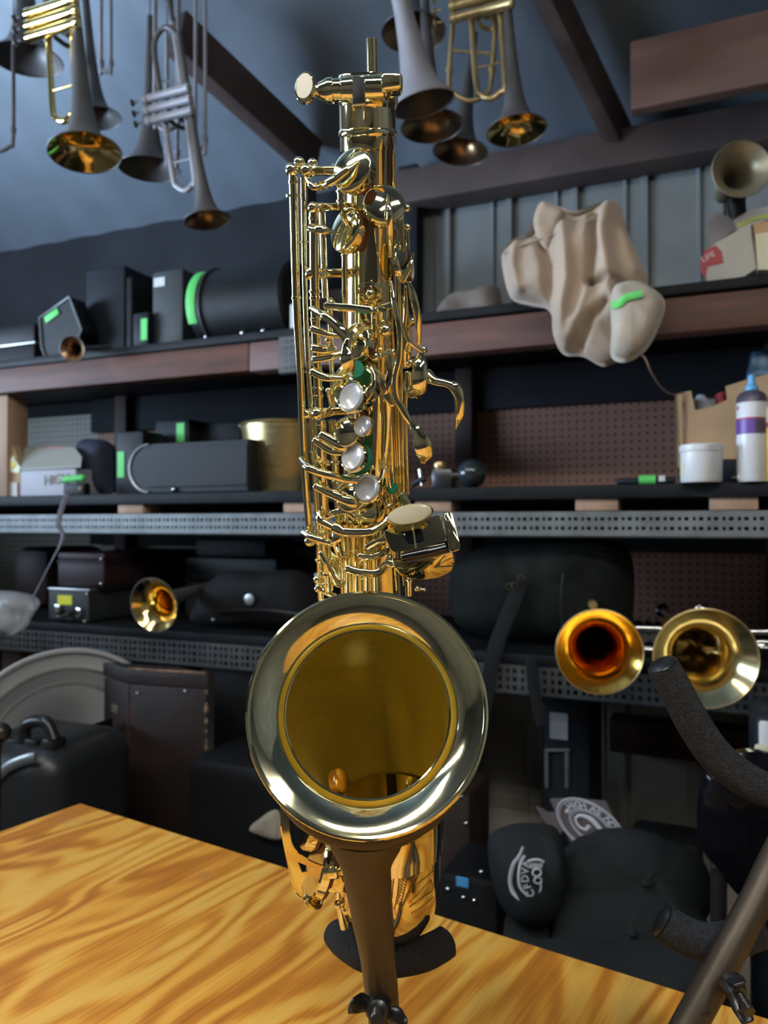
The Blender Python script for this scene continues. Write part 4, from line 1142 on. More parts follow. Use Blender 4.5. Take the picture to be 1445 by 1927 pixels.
def slide_loop(label, x0, x1, yb, D, ytop, rp, m, brace=None, px_tilt=0):
    c = P((x0 + x1) / 2, yb, D)
    t = thing('hanging_slide', label, 'slide', c, 'slides hanging from the roof')
    h = (x1 - x0) / 2
    pts = [P(x0 - px_tilt, ytop, D), P(x0, yb - h * 1.1, D), P(x0 + h * .25, yb - h * .35, D), P((x0 + x1) / 2, yb, D), P(x1 - h * .25, yb - h * .35, D), P(x1, yb - h * 1.1, D), P(x1 - px_tilt, ytop, D)]
    MB().sweep(pts, pr(rp, D), n=12, smooth=5).build('tube', m, t)
    if brace: MB().sweep([P(x0 + 2, brace, D), P(x1 - 2, brace + 6, D)], pr(rp * .6, D), n=8).build('brace', m, t)
    for x in (x0, x1):
        q = P(x, yb - h * 1.3, D); d = (pts[0] - pts[1]).normalized()
        MB().lathe([(0, pr(rp * 1.5, D)), (.010, pr(rp * 1.5, D))], q, d, 14, cap0=True, cap1=True).build('ferrule', m, t)
    for p in (pts[0], pts[-1]):
        n = (p - CAM).dot(N); u = (p - CAM).dot(U); zt = ZC + roof_pt(u, n) - .002
        if zt > p.z: MB().sweep([p, Vector((p.x, p.y, zt))], .001, n=6).build('hanging_wire', M_slotd, t)
    return t
slide_loop('wide brass slide loop hanging left of the golden trumpet bell', 845, 925, 190, 1.35, -40, 4.5, M_brass, 95, -14)
slide_loop('narrow dull slide hanging left of the two long tuning slides', 190, 208, 135, 1.5, -40, 4, M_brassl)
slide_loop('long dull slide with a low U bend between the stem and the hanging trumpet', 292, 336, 244, 1.42, -20, 4.5, M_brassl, 150)
slide_loop('short narrow slide whose U bend hangs lowest beside the long dull slide', 314, 333, 305, 1.45, 60, 4, M_brassl)
slide_loop('large faint loop of tubing at the left edge beneath the dull bell', -30, 25, 285, 1.5, 60, 3.5, M_brassd)
slide_loop('single straight dull slide hanging right of the trumpet with the glowing mouth', 368, 386, 278, 1.38, -20, 3.5, M_brassl)

# bells seen on the shelf edge
horn('cornet_bell', 'small dented brass bell poking past the top shelf edge at the far left', 'horn', Q(136, 657, 1.20), (-.1, -1, -.25), pr(27, 1.42), .17, .006, M_brassd, M_copper, hook=False)

# ------------------------------------------------------------------ upper shelf, right
def blob(outline, w, th, seed, folds=.010, nrad=16, creases=(), steps=(), cm=5):
    """lumpy cloth body: outline in photo pixels at depth plane w, thickness th, rounded and folded;
    creases = (polyline in photo pixels, height, width), steps = (polyline, depth) pushes what lies above the line back"""
    from mathutils import noise
    flat = catmull([Vector((x, y, 0)) for x, y in outline], cm, True); m = len(flat)
    fc = sum(flat, Vector()) / m
    c = Q(fc.x, fc.y, w)
    mb = MB(); vs = []
    def seg(p, a, b):
        ab = b - a; t = max(0, min(1, (p - a).dot(ab) / max(1e-9, ab.length_squared)))
        q = a + ab * t; cr = ab.x * (p.y - a.y) - ab.y * (p.x - a.x)
        return (p - q).length, cr
    for side in (-1, 1):
        for i in range(1, nrad + 1):
            r = i / nrad
            for k in range(m):
                fp = fc + (flat[k] - fc) * r
                q = Q(fp.x, fp.y, w)
                h = th * sqrt(max(0, 1 - r ** 2.6)); e = sqrt(max(0, 1 - r ** 5))
                f = noise.noise(Vector((q.x * 14 + seed, q.z * 14, seed * 3.1))) + .55 * noise.noise(Vector((q.x * 34 + seed, q.z * 26, seed)))
                f2 = 1 - abs(noise.noise(Vector((q.x * 11 - q.z * 7 + seed, q.z * 5 + q.x * 4, seed * 1.7)))) * 2
                f3 = 1 - abs(noise.noise(Vector(((q.x + q.y * .4) * 26 + q.z * 9 + seed, q.z * 6, seed * .7)))) * 3
                d = h + (folds * f + folds * .8 * f2 + folds * .6 * f3) * e
                if side < 0:
                    for line, amp, wd in creases:
                        dd = min(seg(fp, Vector((*line[j], 0)), Vector((*line[j + 1], 0)))[0] for j in range(len(line) - 1))
                        d += amp * math.exp(-(dd / wd) ** 2) * e
                    for line, dep, wd in steps:
                        dd, cr = min((seg(fp, Vector((*line[j], 0)), Vector((*line[j + 1], 0))) for j in range(len(line) - 1)), key=lambda t_: t_[0])
                        sg = dd if cr < 0 else -dd
                        d -= dep * (1 / (1 + math.exp(-max(-30, min(30, sg / wd)))))
                vs.append(q + N * side * d)
    per = nrad * m; fs = []
    for s_ in range(2):
        o = s_ * per
        for i in range(nrad - 1):
            for k in range(m):
                k2 = (k + 1) % m
                fs.append([o + i * m + k, o + i * m + k2, o + (i + 1) * m + k2, o + (i + 1) * m + k])
        vs_c = len(vs); vs.append(sum((vs[o + k] for k in range(m)), Vector()) / m)
        for k in range(m): fs.append([vs_c, o + k, o + (k + 1) % m])
    for k in range(m):
        k2 = (k + 1) % m
        fs.append([(nrad - 1) * m + k, (nrad - 1) * m + k2, per + (nrad - 1) * m + k2, per + (nrad - 1) * m + k])
    return mb.add(vs, fs)
bagc = W(1080, Z1, 1.20)
t = thing('canvas_bag', 'crumpled tan canvas bag with green tape hanging over the top shelf edge', 'bag', bagc)
sack = [(1012, 392), (1050, 388), (1085, 396), (1148, 376), (1168, 392), (1182, 440), (1200, 480), (1218, 525), (1212, 600), (1185, 660), (1140, 690), (1098, 672), (1062, 668), (1044, 640), (1040, 600), (1026, 580), (990, 572), (962, 562), (948, 520), (945, 478), (962, 452), (992, 438), (1004, 412)]
MB_ = blob(sack, 1.20, .045, 3.3, .010, 40, cm=9,
   creases=[([(1150, 388), (1142, 450), (1150, 520), (1160, 600)], .018, 14), ([(1122, 420), (1124, 480), (1116, 545)], -.022, 7), ([(1118, 545), (1150, 538), (1190, 548)], -.020, 7),
            ([(1022, 450), (1042, 520), (1044, 590)], -.016, 9), ([(1070, 440), (1078, 540), (1062, 640)], .014, 12), ([(1098, 660), (1118, 610), (1150, 580)], -.020, 7),
            ([(980, 470), (975, 520), (985, 560)], .012, 10), ([(1062, 668), (1100, 600), (1112, 560)], .010, 9), ([(1180, 450), (1196, 520)], .010, 10)],
   steps=[([(930, 486), (962, 470), (1010, 452), (1060, 436), (1110, 414), (1160, 378)], .030, 2.5)])
body = MB_.build('sack', M_cotton, t, ang=180)
blob([(1158, 540), (1195, 528), (1236, 548), (1252, 575), (1238, 620), (1215, 660), (1180, 682), (1150, 672), (1150, 620), (1148, 575)], 1.155, .030, 8.1, .008, 12).build('drawn_end', M_cottonl, t, ang=180)
blob([(1010, 396), (1022, 380), (1040, 386), (1066, 400), (1056, 425), (1036, 470), (1018, 462), (1004, 425)], 1.165, .014, 5.1, .007, 12).build('mouth_fold', M_cotton, t, ang=180)
MB().sweep([Q(948, 478, 1.170), Q(965, 468, 1.158), Q(1010, 451, 1.152), Q(1060, 435, 1.150), Q(1110, 413, 1.152), Q(1150, 385, 1.170)], .0014, n=8, smooth=5).build('hem', M_cotton, t)
MB().sweep([Q(1150, 574, 1.120), Q(1165, 572, 1.116), Q(1178, 560, 1.114), Q(1208, 552, 1.116)], [.0052] * 3, [.0012] * 3, nrm=N, n=8, smooth=4).build('tape', M_green, t)
MB().sweep([Q(1190, 664, 1.16), Q(1212, 672, 1.15), Q(1225, 700, 1.16), Q(1245, 730, 1.20), Q(1265, 742, 1.24), Q(1286, 738, 1.28)], .0015, n=8, smooth=5).build('drawstring', M_string, t)
sc = blob([(822, 600), (840, 572), (862, 556), (900, 552), (935, 545), (944, 566), (940, 600), (880, 606)], 1.36, .022, 6.6, .012, 10)
lo = min(v.z for v in sc.v); sc.v = [v + Z * (ZC + Z1 + .001 - lo) for v in sc.v]
solo('crumpled_rag', sc, mat('grey_brown_rag', (.17, .14, .12), .9, var=.4, vscale=14), 'grey-brown crumpled rag on the top shelf left of the canvas bag', 'rag', W(880, Z1, 1.36), ang=180)

M_boxw = mat('white_carton', (.50, .50, .47), .7, var=.12, vscale=8)
M_boxg = mat('grey_carton_inside', (.23, .215, .22), .8)
M_red = mat('red_print', (.36, .045, .055), .6)
M_cream = mat('cream_packet', (.62, .60, .42), .6)
t = thing('reed_carton', 'torn white carton with a red corner patch on the top shelf at right', 'box', W(1375, Z1, 1.32))
def wp(pts, w, th, name, m, parent, bev=0): return MB().plate([Q(x, y, w) for x, y in pts], N * th, bev).build(name, m, parent)
wp([(1330, 470), (1348, 456), (1412, 420), (1421, 490), (1424, 505), (1400, 520), (1330, 531), (1327, 500)], 1.30, .003, 'front_panel', M_boxw, t)
MB().box(W(1385, Z1 + .026, 1.37), U, N, Z, .042, .05, .0255, .001).build('carton_body', M_boxw, t)
wp([(1328, 430), (1345, 396), (1378, 412), (1382, 432), (1346, 458), (1334, 462)], 1.315, .002, 'open_flap', M_boxg, t)
wp([(1316, 492), (1326, 472), (1346, 461), (1358, 474), (1361, 494), (1332, 501), (1326, 524), (1320, 512)], 1.2985, .001, 'red_patch', M_red, t)
txt = text_on(MB(), 'LIFE', .012, Q(1334, 487, 1.2975), (U + Z * .45), (Z - U * .45), .0003)
txt.build('lettering', mat('faded_print', (.60, .50, .52), .7), t, smooth=False, recalc=False)
t = thing('packet_stack', 'stack of white and yellow-edged packets lying across the torn carton', 'packets', W(1420, Z1 + .085, 1.31))
wp([(1380, 413), (1412, 394), (1460, 384), (1460, 408), (1412, 424), (1388, 432)], 1.302, .05, 'packet', M_boxw, t, .001)
wp([(1388, 422), (1420, 408), (1460, 400), (1460, 406), (1420, 414), (1388, 428)], 1.3005, .001, 'yellow_edge', mat('lime_print', (.50, .58, .12), .6), t)
t = thing('cream_packet', 'cream box with a tan top edge at the right end of the top shelf', 'box', W(1440, Z1, 1.28))
wp([(1421, 440), (1500, 428), (1500, 508), (1426, 508)], 1.285, .06, 'box_body', M_cream, t, .001)
wp([(1417, 420), (1500, 408), (1500, 430), (1420, 441)], 1.286, .055, 'box_top', M_card, t)
M_garl = mat('grey_tarnished_brass', (.30, .27, .19), .42, .7, var=.3, vscale=20)
t = horn('brass_bell_garland', 'dull brass bell facing up and out, standing above the torn carton', 'horn', Q(1395, 318, 1.24), (-.12, -1, .02), pr(54, 1.12), .09, .012, M_garl, M_garl, hook=False)
MB().sweep([Q(1388, 345, 1.34), Q(1385, 380, 1.345), Q(1392, 430, 1.35)], [.018, .014, .012], n=16, smooth=4).build('stem', M_case, t)
wb(MB(), 1362, 1412, Z1, zq(1385, 405, 1.345), 1.345, .06, .01).build('mount', M_case, t)

# ------------------------------------------------------------------ middle shelf, left to right
t = thing('reed_box', 'white carton lettered HIGH with folded lid at the left end of the middle shelf', 'box', W(75, Z2, 1.32))
wb(MB(), 38, 142, Z2, zq(90, 884, 1.31), 1.31, .10, .001).build('box_body', mat('lilac_white_card', (.40, .40, .45), .7, var=.1), t)
MB().plate([Q(28, 838, 1.36), Q(110, 840, 1.36), Q(140, 842, 1.36), Q(154, 860, 1.33), Q(152, 876, 1.305), Q(40, 882, 1.305)], Vector((0, 0, -.004)), 0).build('lid', mat('grey_green_card', (.28, .29, .26), .75), t)
wp([(0, 850), (24, 838), (38, 880), (37, 938), (2, 932)], 1.312, .02, 'box_end', M_card, t)
wp([(3, 880), (24, 858), (38, 880), (36, 890), (5, 888)], 1.308, .002, 'end_flap', M_cream, t)
wp([(18, 870), (26, 866), (30, 874), (24, 882), (18, 880)], 1.3065, .001, 'yellow_mark', mat('ochre_print', (.55, .42, .04), .6), t)
wp([(6, 906), (32, 908), (32, 934), (6, 932)], 1.308, .002, 'end_label', M_whitec, t)
text_on(MB(), 'HIGH', .031, Q(106, 911, 1.3085), U + Z * .05, Z, .0004).build('lettering', mat('gold_print', (.10, .08, .035), .6), t, smooth=False, recalc=False)
wp([(76, 838), (90, 842), (112, 840), (140, 848), (140, 854), (112, 848), (84, 851)], 1.356, .002, 'red_fold', M_red, t)
t = thing('clip_holder', 'black clamp with a green taped bar in front of the HIGH carton', 'clamp', W(140, Z2, 1.285))
MB().sweep([W(122, Z2 + .034, 1.283), W(156, Z2 + .037, 1.283)], .0075, n=12, round_ends=True).build('taped_bar', M_green, t)
wb(MB(), 118, 158, Z2, Z2 + .026, 1.279, .02, .004).build('clamp_body', M_case, t)
MB().ball(W(151, Z2 + .013, 1.278), .005, 10).build('knob', M_postwood, t)
solo('blue_pouch', (lambda b: (setattr(b, 'v', [v + Z * (ZC + Z2 + .001 - min(q.z for q in b.v)) for v in b.v]), b)[1])(blob([(150, 845), (170, 836), (208, 846), (212, 900), (210, 940), (150, 940), (148, 900)], 1.40, .04, 2.2, .006, 10)),
     mat('navy_fabric', (.016, .026, .055), .8, var=.4, vscale=14), 'dark blue fabric pouch between the HIGH carton and the tall black case', 'pouch', W(180, Z2, 1.40), ang=180)
case('instrument_case', 'upright black case with green tape on its narrow end, middle shelf', 'case', 217, 268, Z2, zq(240, 812, 1.34), 1.34, .07, M_case, bev=.004, seam=None,
     tapes=[(220, 233, zq(226, 899, 1.34), zq(226, 850, 1.34), M_green)])
case('small_case', 'small dark case with a green tag behind the round-ended case', 'case', 256, 292, Z2 + .0, zq(270, 815, 1.42), 1.42, .03, M_caseb, seam=None, tapes=[(278, 285, zq(281, 836, 1.42), zq(281, 822, 1.42), M_green)])
case('small_case', 'dark case with bright green tape standing behind the round-ended case', 'case', 290, 355, Z2, zq(320, 790, 1.46), 1.46, .12, M_caseb, seam=None, tapes=[(331, 346, zq(338, 833, 1.46), zq(338, 796, 1.46), M_green)])
case('small_case', 'plain black case behind the round-ended case, next to the brass bucket', 'case', 374, 452, Z2, zq(400, 795, 1.50), 1.50, .12, M_case, seam=None)
def stadium_case():
    w = 1.30; z0, z1 = Z2 + .002, zq(300, 834, w); ua, ub = ucoord(243, z0, w), ucoord(470, z0, w); h = (z1 - z0) / 2
    c = UNZ((ua + ub) / 2, w + .05, z0)
    t = thing('round_ended_case', 'long black case with a rounded end edged in bright metal, middle shelf', 'case', c)
    def outl(e, ww):
        pts = []
        for k in range(13):
            a = pi / 2 + pi * k / 12; pts.append(UNZ(ua + h + cos(a) * (h - e), ww, z0 + h + sin(a) * (h - e)))
        pts += [UNZ(ub, ww, z0 + e), UNZ(ub, ww, z1 - e)]
        return pts
    MB().plate(outl(0, w), N * .11, .006).build('body', M_caseb, t)
    MB().plate(outl(.012, w - .006), N * .01, .004).build('front_pad', M_case, t)
    MB().sweep(outl(.002, w - .001)[:13], .0028, n=8).build('metal_edge', M_al, t)
    MB().ball(UNZ(ua + .12, w - .004, z0 + .006), .005, 10).build('latch', M_chrome, t)
stadium_case()
def bucket():
    w = 1.34; D = 1.50
    cb = W(542, Z2 + .0005, 1.42); r0, r1 = .078, .100; h = zq(545, 800, 1.40) - Z2
    t = thing('brass_bucket', 'tapered brass bucket with a rolled rim beside the saxophone, middle shelf', 'bucket', cb)
    MB().lathe([(0, 0), (0, r0), (.004, r0 * 1.01), (h, r1), (h, r1 - .002), (.004, r0 - .002), (.004, 0)], cb, Z, 56).build('body', M_bucket, t)
    s = [cb + Z * h + Vector((cos(a), sin(a), 0)) * r1 for a in [2 * pi * k / 60 for k in range(60)]]
    MB().sweep(s, .0035, n=8, closed=True).build('rim', M_bucket, t)
    q = W(465, Z2 + h - .001, 1.365)
    MB().ball(q, .016, 10, (1.2, 1, .35)).build('rag_scrap', M_cottonl, t)
bucket()
# hardware clamp with ball
t = thing('clamp_with_ball', 'blackened metal clamp with a shiny dark ball on the middle shelf right of the saxophone', 'clamp', W(850, Z2, 1.31))
cb = W(888, Z2 + .026, 1.31)
MB().ball(cb, .0255, 28).build('ball', mat('dark_glossy_ball', (.018, .026, .032), .18), t)
MB().sweep([W(868, Z2 + .024, 1.31), W(840, Z2 + .022, 1.31), W(812, Z2 + .018, 1.31)], [.008, .010, .008], n=14).build('shaft', M_blksteel, t)
wb(MB(), 812, 850, Z2, Z2 + .036, 1.30, .035, .004).build('jaw', M_blksteel, t)
MB().lathe([(0, .010), (.006, .012), (.012, .010)], W(828, Z2 + .036, 1.317), Z, 18, cap0=True, cap1=True).build('knob', M_brass, t)
MB().sweep([W(800, Z2 + .020, 1.31), W(782, Z2 + .012, 1.31), W(774, Z2 + .006, 1.31)], [.007, .005, .004], n=12).build('screw', M_blksteel, t)
MB().sweep([W(790, Z2 + .036, 1.31), W(794, Z2 + .006, 1.31)], .003, n=10).build('pin', M_chrome, t)
# marker
t = thing('taped_marker', 'dark marker pen wrapped in green tape on the shelf left of the white tub', 'pen', W(1218, Z2, 1.30))
MB().sweep([W(1160, Z2 + .0045, 1.30), W(1166, Z2 + .006, 1.30), W(1255, Z2 + .0065, 1.30), W(1272, Z2 + .0065, 1.30)], [.003, .0055, .006, .005], n=16).build('barrel', M_caseb, t)
MB().sweep([W(1203, Z2 + .0078, 1.30), W(1234, Z2 + .0078, 1.30)], .0077, n=16).build('tape', M_green, t)
MB().sweep([W(1240, Z2 + .0078, 1.30), W(1252, Z2 + .0078, 1.30)], .0066, n=16).build('grip', M_whitec, t)
# tub
c = W(1320, Z2 + .0005, 1.275); hh = zq(1320, 838, 1.275) - Z2; rr = .0310
t = thing('white_tub', 'round white plastic tub with a screw lid on the middle shelf', 'tub', c)
MB().lathe([(0, rr * .9), (.003, rr * .97), (hh * .80, rr * .98), (hh * .80, rr * .9)], c, Z, 44, cap0=True).build('body', M_plast, t)
MB().lathe([(hh * .81, rr * .9), (hh * .81, rr * 1.0), (hh * .84, rr * 1.02), (hh * .97, rr * 1.02), (hh, rr * .97), (hh, 0)], c, Z, 44).build('lid', M_plast, t)
MB().lathe([(hh * .18, rr * .985), (hh * .52, rr * .985)], c, Z, 6, xdir=-N, a0=radians(-78), a1=radians(-50)).build('label', M_cream, t)
# black box and cardboard carton
case('black_box', 'low black box under the cut-away cardboard carton', 'box', 1290, 1530, Z2, Z2 + .040, 1.345, .14, M_caseb, seam=None)
t = thing('cardboard_carton', 'open cardboard carton with a notch cut in its front, behind the plastic bottles', 'box', W(1370, Z2 + .0405, 1.40))
zb = Z2 + .0410
lo = [W(1520, zb, 1.35), W(1278, zb, 1.35)]
f_ = lambda pts, w: [Q(x, y, w) for x, y in pts]
up = f_([(1270, 742), (1300, 735), (1302, 745), (1308, 772), (1340, 765), (1368, 752), (1365, 727), (1420, 710), (1480, 696), (1540, 690)], 1.35)
MB().plate(up + lo, N * .004).build('front_panel', M_card, t)
MB().plate([up[0], lo[1], lo[1] + N * .16, up[0] + N * .16], U * .004).build('side_panel', M_card, t)
MB().plate([W(1275, zb, 1.51), W(1520, zb, 1.51), W(1520, .20, 1.51), W(1275, .20, 1.51)], N * .004).build('rear_panel', M_card, t)
MB().plate([W(1286, zb, 1.3485), W(1290, zb, 1.3485), up[0] + U * .016 - N * .0015, up[0] + U * .010 - N * .0015], N * .001).build('crease', M_worn, t)
solo('crumpled_bag', blob([(1308, 750), (1322, 742), (1336, 752), (1362, 748), (1366, 790), (1340, 800), (1312, 798)], 1.42, .025, 4.4, .010, 8), mat('grey_plastic_film', (.35, .38, .42), .35), 'grey plastic bag bunched inside the cardboard carton', 'bag', Q(1335, 770, 1.42), ang=180)
solo('red_scrap', blob([(1345, 745), (1362, 738), (1368, 760), (1352, 768)], 1.385, .010, 1.4, .003, 6), M_red, 'dark red scrap showing in the notch of the cardboard carton', 'scrap', Q(1356, 752, 1.385), ang=180)
solo('blue_glove', blob([(1412, 668), (1425, 660), (1470, 664), (1490, 700), (1470, 722), (1425, 722), (1404, 716), (1408, 690)], 1.385, .020, 9.4, .012, 12), mat('blue_vinyl', (.055, .11, .17), .4, var=.5, vscale=30), 'crumpled blue glove lying on top of the cardboard carton', 'glove', Q(1440, 700, 1.385), ang=180)
def bottle(px, rp, ytop, w, label, parts, name='polish_bottle'):
    c = W(px, Z2 + .0005, w); D = w / (.921 + .390 * (px - CX) / F); r = pr(rp, D); H = zq(px, ytop, w) - Z2
    t = thing(name, label, 'bottle', c)
    for nm, m, prof in parts: MB().lathe([(a * H, b * r) for a, b in prof], c, Z, 36, cap0=True, cap1=True).build(nm, m, t)
    return t, c, r, H
M_purp = mat('purple_print', (.13, .06, .32), .4); M_dgrey = mat('dark_violet_plastic', (.075, .065, .095), .35)
M_sky = mat('sky_blue_plastic', (.13, .42, .72), .4)
t, c, r, H = bottle(1416, 27, 706, 1.285, 'tall white polish bottle with purple label band and blue cap beside the tub',
    [('body', M_plast, [(0, .93), (.02, 1), (.73, 1), (.74, .98)]), ('shoulder', M_dgrey, [(.735, 1.0), (.79, .98), (.83, .75), (.85, .48)]),
     ('cap', M_sky, [(.85, .42), (.855, .46), (.885, .46), (.90, .30), (.94, .22), (.99, .24), (1.0, .18)])])
MB().lathe([(H * .44, r * 1.012), (H * .575, r * 1.012)], c, Z, 30, xdir=-N, a0=radians(-85), a1=radians(10)).build('label', M_purp, t)
MB().lathe([(H * .44, r * 1.011), (H * .575, r * 1.011)], c, Z, 20, xdir=-N, a0=radians(10), a1=radians(85)).build('label', M_dgrey, t)
MB().lathe([(H * .575, r * 1.013), (H * .59, r * 1.013)], c, Z, 40, xdir=-N, a0=radians(-85), a1=radians(85)).build('red_line', M_red, t)
MB().lathe([(H * .67, r * 1.013), (H * .705, r * 1.013)], c, Z, 6, xdir=-N, a0=radians(-72), a1=radians(-58)).build('red_mark', M_red, t)
bottle(1461, 24, 740, 1.285, 'yellow and red bottle cut off by the right edge of the photo', [('body', mat('yellow_label', (.72, .50, .09), .4, var=.3, vscale=30), [(0, .95), (.02, 1), (.60, 1)]), ('band', M_red, [(.60, 1.01), (.66, 1.01)]), ('shoulder', M_cream, [(.66, 1), (.80, .95), (.9, .5), (1.0, .4)])])
M_ivory = mat('ivory_plastic', (.68, .60, .46), .4)
bottle(1428.5, 8.5, 842, 1.262 + .016, 'little ivory bottle with a yellow band in front of the tall bottle', [('body', M_ivory, [(0, .95), (.03, 1), (.70, 1), (.78, .85), (.84, .5)]), ('label', mat('yellow_print', (.80, .70, .01), .45), [(.22, 1.03), (.52, 1.03)]), ('tip', mat('amber_tip', (.35, .20, .09), .4), [(.84, .48), (1.0, .12)])], 'oil_bottle')
t = thing('adhesive_tube', 'small white tube lying at the foot of the tall bottle', 'tube', W(1400, Z2, 1.258))
MB().sweep([W(1388, Z2 + .0068, 1.279), W(1419, Z2 + .0068, 1.279)], .0062, n=18).build('body', M_plast, t)
MB().sweep([W(1378, Z2 + .0068, 1.279), W(1388, Z2 + .0068, 1.279)], [.0045, .0062], n=18).build('cap', M_blk, t)

# ------------------------------------------------------------------ lower shelf
case('instrument_case', 'grey hard case with yellow tape and a handle under the maroon case', 'case', 92, 168, Z3 + .003, zq(120, 1107, 1.30), 1.30, .42, M_caseg, bev=.004, seam=.97, latches=[(112, zq(110, 1146, 1.30)), (152, zq(110, 1150, 1.30))],
     handle=(131, zq(131, 1150, 1.30), .018), studs=[(161, zq(160, 1170, 1.30)), (165, zq(160, 1118, 1.30))], tapes=[(109, 136, zq(120, 1138, 1.30), zq(120, 1120, 1.30), M_yel)])
t = case('instrument_case', 'maroon leatherette case lying on the grey hard case', 'case', 108, 196, zq(120, 1107, 1.30) + .004, zq(150, 1040, 1.31), 1.31, .34, M_casem, bev=.006, seam=.72, seam_m=M_casem, studs=[(192, zq(190, 1098, 1.31)), (192, zq(190, 1052, 1.31))])
case('instrument_case', 'long dark case lying behind the trumpet bell on the lower shelf', 'case', 348, 520, Z3 + .001, zq(400, 1050, 1.50), 1.50, .16, M_caseg, seam=.6, seam_m=M_caseb)
case('instrument_case', 'dark maroon round-shouldered case at the far left of the lower shelf', 'case', 18, 88, Z3 + .001, zq(50, 1030, 1.46), 1.46, .22, M_casem, bev=.03, seam=None)
case('instrument_case', 'narrow black case on top of the long dark case', 'case', 368, 500, zq(400, 1050, 1.50) + .002, zq(400, 1015, 1.52), 1.52, .14, M_case, seam=None)
tb = blob([(372, 1150), (392, 1115), (430, 1090), (500, 1092), (560, 1090), (590, 1110), (600, 1150), (596, 1192), (540, 1196), (372, 1190)], 1.36, .05, 3.9, .004, 14)
lo_ = min(v.z for v in tb.v); tb.v = [v + Z * (ZC + Z3 + .002 - lo_) for v in tb.v]
t = thing('soft_gig_bag', 'black soft gig bag with round silver badge on the lower shelf', 'bag', W(480, Z3, 1.36))
tb.build('bag_body', M_cloth, t, ang=180)
MB().lathe([(0, .011), (.003, .011), (.004, .008)], Q(470, 1128, 1.300), -N, 24, cap0=True, cap1=True).build('badge', M_al, t)
MB().sweep([Q(385, 1152, 1.302), Q(430, 1148, 1.298), Q(500, 1148, 1.297), Q(570, 1156, 1.300)], .0016, n=8, smooth=4).build('zip', M_blk, t)
MB().ball(Q(402, 1166, 1.298), .004, 10).build('snap', M_chrome, t)
horn('trumpet', 'polished brass trumpet bell jutting over the lower shelf edge at left', 'trumpet', Q(289, 1139, 1.20), (-.32, -.90, -.12), pr(54, 1.42), .20, .006, M_brassd, M_brassb, hook=False)
# plastic cone and strap at the left edge
t = thing('plastic_wrapped_cup', 'clear crinkled plastic bag dangling at the left edge by a strap', 'bag', P(28, 1150, 1.22))
M_film = mat('clear_film', (.62, .62, .64), .18, trans=.0, alpha=.42, bump=1.0, bscale=45)
bb = blob([(-20, 1118), (20, 1112), (52, 1122), (62, 1140), (45, 1175), (22, 1195), (0, 1182), (-22, 1160)], 1.135, .022, 7.7, .012, 12)
bb.build('film', M_film, t, ang=180)
MB().sweep([P(60, 1128, 1.25), P(95, 1060, 1.30), P(118, 1012, 1.34), P(110, 985, 1.35), P(120, 945, 1.36), P(128, 930, 1.365)], [.0016, .0016, .0035, .0045, .005, .005], [.0012] * 2, n=8, smooth=4).build('strap', mat('grey_webbing', (.10, .10, .13), .8), t)
# duffel
tb = blob([(850, 1105), (862, 1075), (905, 1052), (960, 1042), (1040, 1036), (1110, 1036), (1170, 1048), (1192, 1090), (1192, 1180), (1180, 1222), (1050, 1228), (940, 1224), (868, 1200), (848, 1150)], 1.42, .10, 5.5, .006, 16)
lo_ = min(v.z for v in tb.v); tb.v = [v + Z * (ZC + Z3 + .002 - lo_) for v in tb.v]
t = thing('duffel_bag', 'dark green black duffel bag with a hanging strap between the bell and the two bells', 'bag', W(1000, Z3, 1.42))
tb.build('bag_body', M_camo, t, ang=180)
MB().sweep([Q(978, 1098, 1.305), Q(968, 1125, 1.285), Q(950, 1170, 1.272), Q(930, 1225, 1.262), Q(918, 1290, 1.262), Q(905, 1360, 1.262)], [.013] * 3, [.0012] * 3, nrm=N, n=8, smooth=5).build('strap', M_cloth, t)
MB().sweep([Q(1000, 1235, 1.262), Q(1003, 1280, 1.262), Q(1012, 1330, 1.262), Q(1020, 1365, 1.262)], [.010] * 3, [.0012] * 3, nrm=N, n=8, smooth=4).build('strap', M_cloth, t)
for x, y in ((958, 1104), (968, 1102), (980, 1088)):
    MB().lathe([(-.001, .0050), (.001, .0058), (.002, .0050)], Q(x, y, 1.295), -N, 16).build('buckle', M_brass, t)
MB().sweep([Q(1060, 1080, 1.316), Q(1055, 1130, 1.308), Q(1060, 1200, 1.312)], .0018, n=8, smooth=3).build('zip', M_blk, t)
# two big trumpet bells
TB = 'two trumpet bells facing out over the lower shelf'
horn('trumpet', 'brass trumpet bell with a dark amber throat, left of the pair above the foam arm', 'trumpet', Q(1128, 1227, 1.18), Vector((-.20, -1, .0)), pr(79, 1.155), .20, .007, M_brass, mat('amber_lacquer', (.80, .50, .10), .14, 1.0), k=1.5, hook=False, bend=Z)
horn('trumpet', 'wider pale brass trumpet bell partly behind the foam arm of the empty stand', 'trumpet', Q(1328, 1240, 1.16), Vector((-.20, -1, -.02)), pr(94, 1.07), .34, .012, M_brass, mat('pale_lacquer', (.86, .74, .40), .16, 1.0), k=1.25, hook=False,
     extra=trumpet_works(U, -Z, M_silver, None, 1.0, .2), group=None)
t = thing('silver_trumpet', 'silver valve work lying on the lower shelf between the two brass bells', 'trumpet', W(1218, Z3, 1.36))
for k in range(3):
    MB().lathe([(0, .0085), (.004, .0095), (.008, .0085), (.075, .0085), (.080, .0095)], W(1192 + k * 19, Z3 + .030, 1.34), (N + Z * .12), 18, cap0=True, cap1=True).build('valve', M_silver, t)
MB().sweep([W(1150, Z3 + .012, 1.33), W(1215, Z3 + .012, 1.33), W(1255, Z3 + .014, 1.33), W(1262, Z3 + .03, 1.33), W(1250, Z3 + .046, 1.33), W(1185, Z3 + .046, 1.33)], .0055, n=12, smooth=5).build('tubing', M_silver, t)
